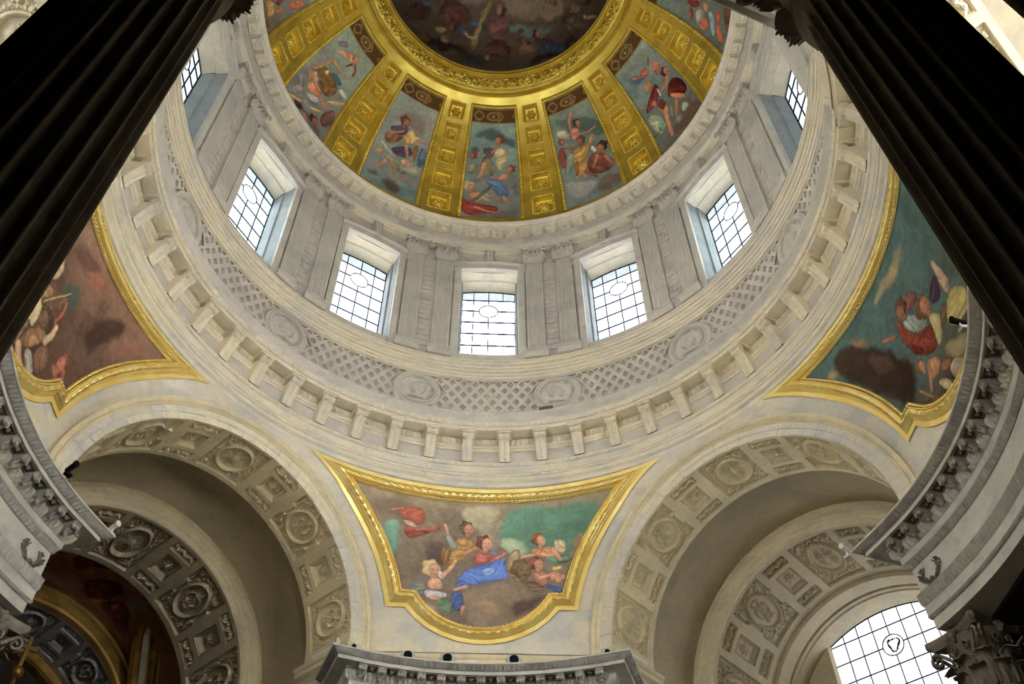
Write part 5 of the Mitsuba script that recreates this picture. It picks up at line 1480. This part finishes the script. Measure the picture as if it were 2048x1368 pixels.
FIG['C', 0] = '''c0.20,3.37;4.43,2.93;3.95,5.05;1.46,5.42;0.57,4.94|128,110,90
c0.69,5.74;1.38,5.26;3.03,5.29;4.05,5.49;2.67,6.05;1.18,6.10|88,116,112
c-5.95,4.64;-4.47,5.49;-4.53,5.82;-5.50,5.22|66,78,80
c-2.83,3.52;-0.19,3.52;-0.93,4.65;-2.34,4.63|120,106,94
c-5.87,5.15;-1.65,6.74;0.76,7.66;-3.97,6.79|44,30,26
c2.70,6.76;6.04,4.71;4.62,6.47;1.55,7.60|40,30,28
r-3.57,4.70;-2.82,3.93;-1.47,4.92;-1.69,5.52;-3.48,5.50|84,50,46
r-5.74,4.36;-4.79,4.18;-3.96,4.53;-4.02,5.12;-5.07,5.11|70,44,40
r-4.64,4.06;-4.04,4.12;-3.96,4.53;-4.49,4.48|56,66,84
r-0.71,5.52;0.14,4.90;0.94,5.12;0.74,6.13;-0.08,6.45|110,68,62
h0.29,4.79|0.27|70,44,34|140,96,72
r-0.49,3.95;-0.05,3.94;-1.31,6.96;-1.67,6.63|126,108,66
r-1.06,5.53;-0.67,5.49;-0.50,5.92;-0.89,5.99|56,76,60
r-2.32,5.60;-1.77,5.62;-1.79,6.20;-2.22,6.06|46,82,122
r-1.66,5.36;-1.11,5.31;-1.10,5.69;-1.53,5.62|48,84,124
l-1.84,5.94;-1.51,6.21;-1.04,6.08|0.14|176,150,112
r-3.78,5.50;-3.05,5.56;-3.20,6.00;-3.70,5.83|136,118,66
r-3.50,6.07;-3.00,6.05;-2.76,6.44;-3.38,6.39|130,100,70
h-2.67,5.62|0.20|60,40,30|110,74,52
r-4.91,5.67;-4.00,5.89;-4.07,6.25;-4.82,6.07|92,64,32
r3.91,4.39;5.94,3.17;6.31,3.73;5.48,5.42;4.24,5.54|72,56,42
r4.53,3.91;5.13,3.79;5.09,4.40;4.56,4.37|104,98,60
l5.36,4.44;6.08,4.22|0.12|176,150,116
r1.36,5.73;1.57,5.61;1.79,5.72;1.72,5.85;1.40,5.88|104,46,34
l1.55,5.86;1.46,6.46|0.07|90,50,34
h2.58,5.78|0.25|60,36,30|130,84,62
r2.36,5.99;3.29,5.87;3.39,6.23;2.45,6.36|84,44,38
r2.60,6.22;4.15,5.94;4.47,6.39;2.55,6.84|48,60,84
h1.90,6.31|0.24|56,36,28|120,78,56
r1.59,6.42;2.21,6.33;2.70,6.70;1.41,7.02|116,80,60
r-0.86,6.81;-0.09,6.23;0.71,6.39;1.05,6.93;-0.05,7.23|84,52,40
r-1.95,7.09;-0.69,7.06;-0.51,7.59;-1.62,7.46|62,58,60
r-0.61,7.00;-0.30,6.93;-0.36,7.35;-0.68,7.30|130,98,66
l2.84,4.54;3.04,3.97|0.07|90,60,44
r3.12,3.96;3.80,3.86;3.67,4.22;3.21,4.22|100,62,44'''
FIG['H', 0] = '''c10.70,25.45;9.62,24.50;8.72,25.52;8.73,26.87;10.26,25.80|112,86,78
c8.60,22.68;6.67,22.00;6.77,23.13;7.38,24.01|140,84,48
c8.19,22.42;7.41,21.63;6.70,21.81;7.28,22.78|110,56,44
c7.29,24.21;6.74,23.00;6.59,24.10;6.17,24.97;6.80,24.63|86,94,112
c10.97,23.51;10.55,22.90;9.96,23.93;10.42,24.34|130,86,44
r10.28,23.55;9.38,22.32;8.61,22.24;8.37,22.92;9.12,23.76;9.77,24.78|84,34,38
r9.32,22.92;8.99,22.42;8.70,22.70;9.02,23.23|66,80,110
r9.62,24.50;9.16,23.52;8.92,24.25;9.29,24.71|120,80,40
r9.15,25.12;8.71,24.21;7.83,23.59;7.38,24.26;8.12,25.98|76,32,36
r7.77,25.77;7.58,24.96;7.03,24.35;6.28,24.95;6.04,25.97;7.01,25.78|84,38,42
h7.29,25.07|0.24|60,30,30|150,84,50
r8.33,25.68;7.72,24.96;7.71,25.67;8.02,25.95|130,84,44
r7.02,25.68;6.49,24.89;5.96,25.53;6.29,25.99|70,30,38
r6.04,25.97;6.09,25.06;5.28,25.80;5.64,26.10|96,54,52'''
# ------------------------------------------------------------------ the painted scenes: a small painter working in metres on each wall surface
LIN = lambda c: np.array(lin(*c))
def chaikin(P, n=2):
    for _ in range(n):
        Q = np.roll(P, -1, 0)
        P = np.stack([.75 * P + .25 * Q, .25 * P + .75 * Q], 1).reshape(-1, 2)
    return P
def inside(poly, X, Z):
    """mask and distance to the edge for the points near a polygon"""
    x0, z0 = poly.min(0); x1, z1 = poly.max(0)
    near = (X > x0) & (X < x1) & (Z > z0) & (Z < z1)
    idx = np.where(near.ravel())[0]
    P = shapely.Polygon(poly).buffer(0)
    if P.is_empty or len(idx) == 0: return idx[:0], np.zeros(0)
    px, pz = X.ravel()[idx], Z.ravel()[idx]
    ok = shapely.contains_xy(P, px, pz); idx, px, pz = idx[ok], px[ok], pz[ok]
    return idx, shapely.distance(shapely.points(px, pz), P.boundary)
def blob(C, X, Z, poly, base, seed, kind, ang=None, soft=.05):
    """lay one shape over the painting: folds and light from the upper left"""
    idx, d = inside(poly, X, Z)
    if len(idx) == 0: return
    px, pz = X.ravel()[idx], Z.ravel()[idx]
    w = max(.04, .33 * math.sqrt(abs(shapely.Polygon(poly).buffer(0).area)))
    g = np.sqrt(np.clip(d / w, 0, 1))
    c = poly.mean(0); size = np.ptp(poly, axis=0).max()
    lit = np.clip(.5 + .55 * ((c[0] - px) * .55 + (pz - c[1]) * .83) / (size + 1e-6) * 2, 0, 1)
    if kind == 'c':
        n = meshkit.fbm(np.stack([px * 1.5, pz * 2.0, 0 * px + seed], -1), 4, seed)
        e = sm(0, .30, d + .34 * (n - .42))
        col = base[None] * (.66 + .30 * lit + .42 * (n - .3))[:, None]
        k = e
    else:
        if ang is None:
            q = poly - c; _, _, vt = np.linalg.svd(q, full_matrices=False); ang = math.atan2(vt[0, 1], vt[0, 0])
        a = ang + .5 * (meshkit.noise(np.stack([px * 1.2, pz * 1.2, 0 * px + seed], -1)) - .5)
        u, v = px * np.cos(a) + pz * np.sin(a), -px * np.sin(a) + pz * np.cos(a)
        fr = 4.2 if kind == 'r' else 3.0
        f = meshkit.fbm(np.stack([u * fr * .32, v * fr * 1.5, 0 * px + seed * 2.3], -1), 3, seed)
        f = np.clip((f - .5) * 3.2 + .5, 0, 1)
        amp = .50 if kind == 'r' else .18
        tone = .46 + .30 * g + .26 * lit + amp * (f - .5)
        col = base[None] * tone[:, None] * 1.25
        hi = np.clip(f * lit * g - .42, 0, 1)[:, None] * (1.1 if kind == 'r' else .5)
        col = col + hi * (base[None] * .5 + .10)
        col *= (.55 + .45 * sm(0, .035, d))[:, None]
        k = sm(0, .02, d)
    F = C.reshape(-1, 3)
    F[idx] = F[idx] * (1 - k[:, None]) + col * k[:, None]
def capsule(pts, w0, w1):
    p = np.asarray(pts, float); L = shapely.LineString(p)
    q = [np.array(L.interpolate(t, True).coords)[0] for t in np.linspace(0, 1, 9)]
    return np.array(shapely.unary_union([shapely.Point(a).buffer(w0 + (w1 - w0) * t) for a, t in zip(q, np.linspace(0, 1, 9))]).convex_hull.exterior.coords if len(p) == 2 else shapely.unary_union([shapely.LineString(q[i:i + 2]).buffer(w0 + (w1 - w0) * i / 8) for i in range(8)]).exterior.coords)[:-1]
def head(C, X, Z, c, r, hair, skin, seed):
    c = np.asarray(c); t = np.linspace(0, 2 * PI, 24)[:-1]
    f = 1 if seed % 2 else -1
    blob(C, X, Z, c + np.stack([r * 1.05 * np.cos(t) - f * .22 * r, r * 1.1 * np.sin(t) + .16 * r], 1) * (1 + .12 * np.sin(5 * t + seed))[:, None], LIN(hair), seed, 'r')
    blob(C, X, Z, c + np.stack([r * .70 * np.cos(t) + f * .22 * r, r * .92 * np.sin(t) - .12 * r], 1), LIN(skin), seed + 1, 'l')
    blob(C, X, Z, c + np.stack([r * .42 * np.cos(t) + f * .1 * r, r * .5 * np.sin(t) - .95 * r], 1), LIN(skin) * .8, seed + 2, 'l')
    for dx in (-.05, .48):       # eyes, brow and mouth as dark touches
        blob(C, X, Z, c + np.stack([r * .13 * np.cos(t) + f * dx * r, r * .09 * np.sin(t) - .02 * r], 1), LIN(skin) * .22, seed, 'l')
    blob(C, X, Z, c + np.stack([r * .22 * np.cos(t) + f * .25 * r, r * .07 * np.sin(t) - .62 * r], 1), LIN(skin) * .4, seed, 'l')
    blob(C, X, Z, c + np.stack([r * .10 * np.cos(t) + f * .36 * r, r * .24 * np.sin(t) - .25 * r], 1), LIN(skin) * 1.25, seed, 'l')
def paint(C, X, Z, key, wob=.05, seed=0):
    n1 = meshkit.fbm(np.stack([X * 1.8, Z * 1.8, 0 * X + 5], -1), 3, 1) - .5; n2 = meshkit.fbm(np.stack([X * 1.8, Z * 1.8, 0 * X + 15], -1), 3, 2) - .5
    C = np.ascontiguousarray(C); Xw, Zw = X + wob * 2 * n1, Z + wob * 2 * n2
    rgb = lambda s: tuple(float(v) for v in s.split(','))
    for i, line in enumerate(FIG[key].split('\n')):
        q = line[1:].split('|'); pts = np.array([[float(v) for v in p.split(',')] for p in q[0].split(';')]); s = seed + i * 7
        if line[0] == 'c': blob(C, X + wob * 5 * n1, Z + wob * 5 * n2, chaikin(pts), LIN(rgb(q[1])), s, 'c')
        elif line[0] == 'r': blob(C, Xw, Zw, chaikin(pts, 2), LIN(rgb(q[1])), s, 'r')
        elif line[0] == 'l': blob(C, Xw, Zw, capsule(pts, float(q[1]) * .55, float(q[1]) * .42), LIN(rgb(q[2])), s, 'l')
        else: head(C, Xw, Zw, pts[0], float(q[1]), rgb(q[2]), rgb(q[3]), i)
    g = meshkit.fbm(np.stack([X * 9, Z * 9, 0 * X], -1), 3, 9)
    m = meshkit.fbm(np.stack([X * .9, Z * .9, 0 * X + 3], -1), 3, 12)
    lum = C @ np.array([.3, .55, .15]); C = C * .70 + lum[..., None] * np.array([1.06, 1.0, .90]) * .30
    return np.clip(C * (.62 + .42 * g + .28 * m)[..., None], .002, .95)
def ground(X, Z, stops, seed, s=.8):
    """cloudy ground: colours from the top down, broken up by noise"""
    n = meshkit.fbm(np.stack([X * s, Z * s * 1.4, 0 * X + seed], -1), 4, seed)
    t = (Z.max() - Z) / np.ptp(Z) + .55 * (n - .5)
    c = np.array([LIN(q[1]) for q in stops]); p = [q[0] for q in stops]
    out = np.stack([np.interp(t, p, c[:, k]) for k in range(3)], -1)
    return out * (.72 + .56 * meshkit.fbm(np.stack([X * s * 2.2, Z * s * 2.8, 0 * X + seed + 9], -1), 4, seed + 3))[..., None]
SKY = {0: ((0, (134, 162, 150)), (.45, (104, 138, 136)), (1, (124, 122, 116))), -30: ((0, (152, 172, 160)), (.5, (134, 140, 136)), (1, (104, 132, 132))), 30: ((0, (132, 150, 130)), (.4, (98, 124, 112)), (1, (112, 132, 136))),
       -60: ((0, (152, 172, 144)), (.5, (128, 146, 134)), (1, (116, 108, 104))), 60: ((0, (148, 162, 144)), (.4, (104, 130, 128)), (1, (100, 96, 84))), -90: ((0, (140, 150, 144)), (1, (116, 96, 80))), 90: ((0, (110, 130, 124)), (1, (92, 100, 92)))}
GAIN = {'P': .88, 'D': 1.25, 'C': 1.6, 'H': 2.6}
def paint_dome(az, a, p):
    X, Z = a * .1756, p * .2028
    return np.clip(paint(ground(X, Z, SKY[az], az + 100), X, Z, ('D', az), .035, az + 90) * GAIN['D'], 0, .9)
def paint_crown(a, p, X, Y):
    r = np.hypot(X, Y)
    g = ground(X, Y, ((0, (96, 80, 68)), (.5, (84, 66, 56)), (1, (58, 42, 36))), 5, .5) * (1 - .45 * sm(4.5, 8.5, r))[..., None]
    return np.clip(paint(g, X, Y, ('C', 0), .12, 400) * GAIN['C'], 0, .9)
def paint_pend(az, a, z):
    X = a * AZM
    st = {0: ((0, (150, 132, 104)), (.4, (132, 116, 96)), (1, (128, 106, 88))), -90: ((0, (140, 100, 76)), (.4, (108, 76, 60)), (1, (86, 58, 46))), 90: ((0, (70, 104, 104)), (.5, (72, 102, 100)), (.8, (84, 80, 68)), (1, (70, 54, 46)))}[az]
    return np.clip(paint(ground(X, z, st, az + 300), X, z, ('P', az), .05, az + 200) * GAIN['P'], 0, .9)
def paint_chapel(th, D):
    X, Z = th * .1065, D
    return np.clip(paint(ground(X, Z, ((0, (96, 66, 44)), (.5, (110, 74, 52)), (1, (84, 58, 46))), 77), X, Z, ('H', 0), .08, 500) * GAIN['H'], 0, .8)
# ------------------------------------------------------------------ painted chapel vault beyond the left arm
LC = -45
k = thing('chapel_vault', 'dark painted vault of reddish brown figures beyond the left inner arch', 'painted vault')
th, D = np.meshgrid(np.linspace(0, 180, 181), np.linspace(22.0, 26.5, 61), indexing='ij')
t = np.radians(th); rr = 5.25 + .9 * sm(22.0, 22.5, D)
v, f = grid(np.stack([np.cos(t) * rr, D, ZC + np.sin(t) * rr], -1))
put(k, 'painting', ply((v, f), M_FRESCO, smooth=True, color=paint_chapel(th, D).reshape(-1, 3)), LC)
k = thing('chapel_arch', 'grey coffered arch edged with dull gold at the lower left', 'arch')
great['chapel'] = k
put(k, 'gilt_edge', ply(arcring([(6.2, 26.3), (6.12, 26.2), (5.95, 26.18), (5.85, 26.26), (5.4, 26.28), (5.3, 26.18), (5.16, 26.2), (5.05, 26.4)], ZC, 0, 180, 70), G_DARK, smooth=25), LC, 'dull gold edge')
fn = lambda a, d, h=0.0: cyl1(a, d, h, 5.05)
pan = soffit_panels(26.4, 29.4)
S_GREY = diffuse('stone_chapel', stone_fn((150, 146, 142), (140, 137, 134), (124, 120, 118), .6, 101.0))
put(k, 'soffit', ply(cut_shell([0, 180], [26.4, 29.4], [p[1:5] for p in pan], lambda a, d: fn(a, d), 5, 2), S_GREY), LC)
for kind, a0, a1, b0, b1, i in pan:
    m = panel(a0, a1, b0, b1, fn, medal_h(.15, 'sun' if i == 2 else 'crown', i) if kind == 'medal' else (coffer_h(.18, .3, 'rosette', i) if kind == 'square' else coffer_h(.14, .28, 'leafstrip', i, 3.0, .9)), 48 if kind == 'medal' else 28, 48 if kind == 'medal' else 24)
    put(k, {'medal': 'medallion_panel', 'square': 'square_coffer', 'strip': 'long_coffer'}[kind], ply(m, S_GREY, smooth=30), LC)
put(k, 'inner_gilt_edge', ply(arcring([(5.05, 29.4), (4.95, 29.35), (4.6, 29.36), (4.5, 29.5), (4.5, 30.0)], ZC, 0, 180, 60), G_DARK, smooth=25), LC, 'dull gold edge')
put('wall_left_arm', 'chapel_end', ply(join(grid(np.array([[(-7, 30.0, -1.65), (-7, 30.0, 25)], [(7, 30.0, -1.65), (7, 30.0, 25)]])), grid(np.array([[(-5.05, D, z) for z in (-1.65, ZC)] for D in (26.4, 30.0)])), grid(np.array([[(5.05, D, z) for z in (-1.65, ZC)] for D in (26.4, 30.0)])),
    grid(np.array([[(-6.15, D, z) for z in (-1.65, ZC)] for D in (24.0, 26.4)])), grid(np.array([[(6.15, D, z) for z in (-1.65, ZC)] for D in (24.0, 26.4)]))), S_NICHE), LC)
# arched opening in the right side of the chapel vault
def arch_band(hw, spring, zb, prof, n=24):
    """moulding round an arched opening in the plane x = const; prof [(outset, x)]; local y runs along the wall"""
    a = np.linspace(0, PI, n + 1)
    cy, cz = np.concatenate([[hw], hw * np.cos(a), [-hw]]), np.concatenate([[zb], spring + hw * np.sin(a), [zb]])
    ny, nz_ = np.concatenate([[1], np.cos(a), [-1]]), np.concatenate([[0], np.sin(a), [0]])
    return grid(np.stack([np.stack([np.full(len(cy), x), cy + o * ny, cz + o * nz_], -1) for o, x in prof], 0))
k = thing('arched_opening', 'small arched opening in a white and gold frame in the side of the dark painted vault', 'opening')
BE, GA = math.radians(45), math.radians(35)
m0, hh = np.array([math.cos(BE), math.sin(BE), 0]), np.array([-math.sin(BE), math.cos(BE), 0])
mm, ww = math.cos(GA) * m0 + math.sin(GA) * np.array([0, 0, 1]), -math.sin(GA) * m0 + math.cos(GA) * np.array([0, 0, 1])
def sh(m):
    v, f = m
    return np.array([4.0, 24.8, 22.0]) + v[:, :1] * mm + (v[:, 1:2] - 1.5) * hh + v[:, 2:] * ww, f
SP, HWO, ZB = .55, .62, -2.6
put(k, 'outer_gilt_band', ply(sh(arch_band(HWO, SP, ZB, [(1.35, .9), (1.32, .02), (1.1, -.04), (.92, -.02), (.86, .06)])), G_DARK), LC, 'dull gold band')
put(k, 'white_band', ply(sh(arch_band(HWO, SP, ZB, [(.86, .06), (.82, -.06), (.60, -.06), (.56, .06)])), S_ENT), LC, 'white band')
put(k, 'inner_gilt_band', ply(sh(arch_band(HWO, SP, ZB, [(.56, .06), (.46, 0), (.38, .08), (.24, .1), (.12, .04), (0, .1), (0, .5)])), G_DARK), LC, 'dull gold band')
def blue_fn(p, n, uv):
    a = fbm(p.x * 1.6, p.y * 1.6, p.z * 1.6, 3)
    return mix(mi.Color3f(lin(70, 46, 44)), mi.Color3f(lin(150, 158, 200)), smoothstep(.4, .6, a + (21.6 - p.z) * .3))
put(k, 'far_wall', ply(sh(grid(np.array([[(.55, y, z) for z in (-3, 2)] for y in (-1.2, 1.2)]))), diffuse('blue_marble', blue_fn)), LC, 'blue grey painted wall seen through it')
# gilt cross and ball on the canopy of the altar
k = thing('altar_canopy_cross', 'small dull gold cross on a finial at the lower left corner', 'cross')
cx, cyD = -.17, 26.0
put(k, 'cross', ply(join(box(cx - .07, cx + .07, cyD - .06, cyD + .06, 20.1, 21.4, .01), box(cx - .38, cx + .38, cyD - .06, cyD + .06, 20.86, 21.04, .01)), G_DARK), LC)
put(k, 'ball', ply(mv(lathe([(.26 * math.sin(q), -.26 * math.cos(q)) for q in np.linspace(0, PI, 13)], 20), (cx, cyD, 19.85)), G_DARK, smooth=True), LC)
put(k, 'finial', ply(mv(lathe([(.3, -2.5), (.22, -1.6), (.35, -1.2), (.12, -.8), (.10, -.2), (0, 0)], 16), (cx, cyD, 19.7)), G_DARK, smooth=True), LC)

# ------------------------------------------------------------------ floodlights and fittings on the ledges
def flood(x, y, z, w=.36, tilt=0.0):
    shell = [box(-w / 2, w / 2, -.10, .12, 0, w * .95, .02)]
    lens = mv(lathe([(0, -.01), (w * .28, -.01), (w * .33, .03), (w * .33, .06), (0, .07)], 18), (0, 0, 0))
    v = lens[0]; lens = (np.stack([v[:, 0], -.10 - v[:, 2], v[:, 1] + w * .5], 1), lens[1])
    yoke = [box(-w / 2 - .04, -w / 2, -.03, .03, -.05, w * .7), box(w / 2, w / 2 + .04, -.03, .03, -.05, w * .7), box(-w / 2 - .04, w / 2 + .04, -.08, .08, -.06, -.02)]
    return [mv(m, (x, y, z)) for m in (join(*shell), lens, join(*yoke))]
for i, (px, py, w, lab) in enumerate(((-2.43, 11.18, .42, 'leftmost of three grey floodlights on the bottom middle ledge'), (-1.13, 11.36, .46, 'middle one of three grey floodlights on the bottom middle ledge'), (1.08, 11.36, .46, 'rightmost of three grey floodlights on the bottom middle ledge'))):
    k = thing('floodlight', lab, 'floodlight', 'floodlights on the bottom middle ledge')
    a, b, c = flood(px, py, 16.40, w)
    put(k, 'housing', ply(a, M_GREY)); put(k, 'lens', ply(b, M_BLACK), label='dark round lens'); put(k, 'yoke', ply(c, M_GREY))
def spot(x, y, z, white, az):
    bod = mv(lathe([(0, -.16), (.07, -.15), (.075, .12), (.09, .14), (.09, .18), (0, .18)], 12), (0, 0, 0)); v = bod[0]
    bod = (np.stack([v[:, 0], -v[:, 2] * .9, v[:, 1] + .30 + v[:, 2] * .4], 1), bod[1])
    return [mv(rz(m, az), (x, y, z)) for m in (bod, join(box(-.10, .10, -.07, .07, 0, .1, .02), box(-.02, .02, -.02, .02, .1, .28)))]
for (x, y, z, az, lab, mats) in ((-4.15, 10.95, 16.36, 20, 'small black and white spotlight at the left corner of the bottom middle ledge', (M_BLACK, M_WHITE)), (4.1, 10.95, 16.36, -20, 'small dark spotlight at the right corner of the bottom middle ledge', (M_BLACK, M_GREY)),
                                 (10.75, -3.55, 16.36, 90, 'dark spotlight on the upper corner of the right ledge', (M_BLACK, M_GREY)), (-11.1, 2.3, 16.36, -60, 'black spotlight on the left ledge against the arch', (M_BLACK, M_BLACK)),
                                 (-10.55, 4.75, 16.34, -60, 'small white fitting at the lower end of the left ledge', (M_WHITE, M_WHITE)), (10.45, 4.95, 16.3, 60, 'small white fitting at the lower end of the right ledge', (M_WHITE, M_WHITE))):
    k = thing('spotlight', lab, 'spotlight')
    a, b = spot(x, y, z, 0, az)
    put(k, 'head', ply(a, mats[0])); put(k, 'foot', ply(b, mats[1]))
# white strip lights on the impost cornice at the foot of the arch medallions
for az, s, lab in ((-45, 1, 'white strip light on the cornice at the foot of the left arch'), (45, -1, 'white strip light on the cornice at the foot of the right arch')):
    k = thing('strip_light', lab, 'strip light')
    x0 = s * 5.36
    put(k, 'bar', ply(box(min(x0, x0 - s * .10), max(x0, x0 - s * .10), 12.45, 13.75, 17.72, 17.94, .01), M_WHITE), az)
    put(k, 'bracket', ply(box(min(x0, x0 - s * .16), max(x0, x0 - s * .16), 12.35, 12.5, 17.70, 18.06, .01), M_GREY), az)
for az in VIS: fresco_thing(az)
crown_thing()
for az in (0, -90, 90): pend_thing(az)
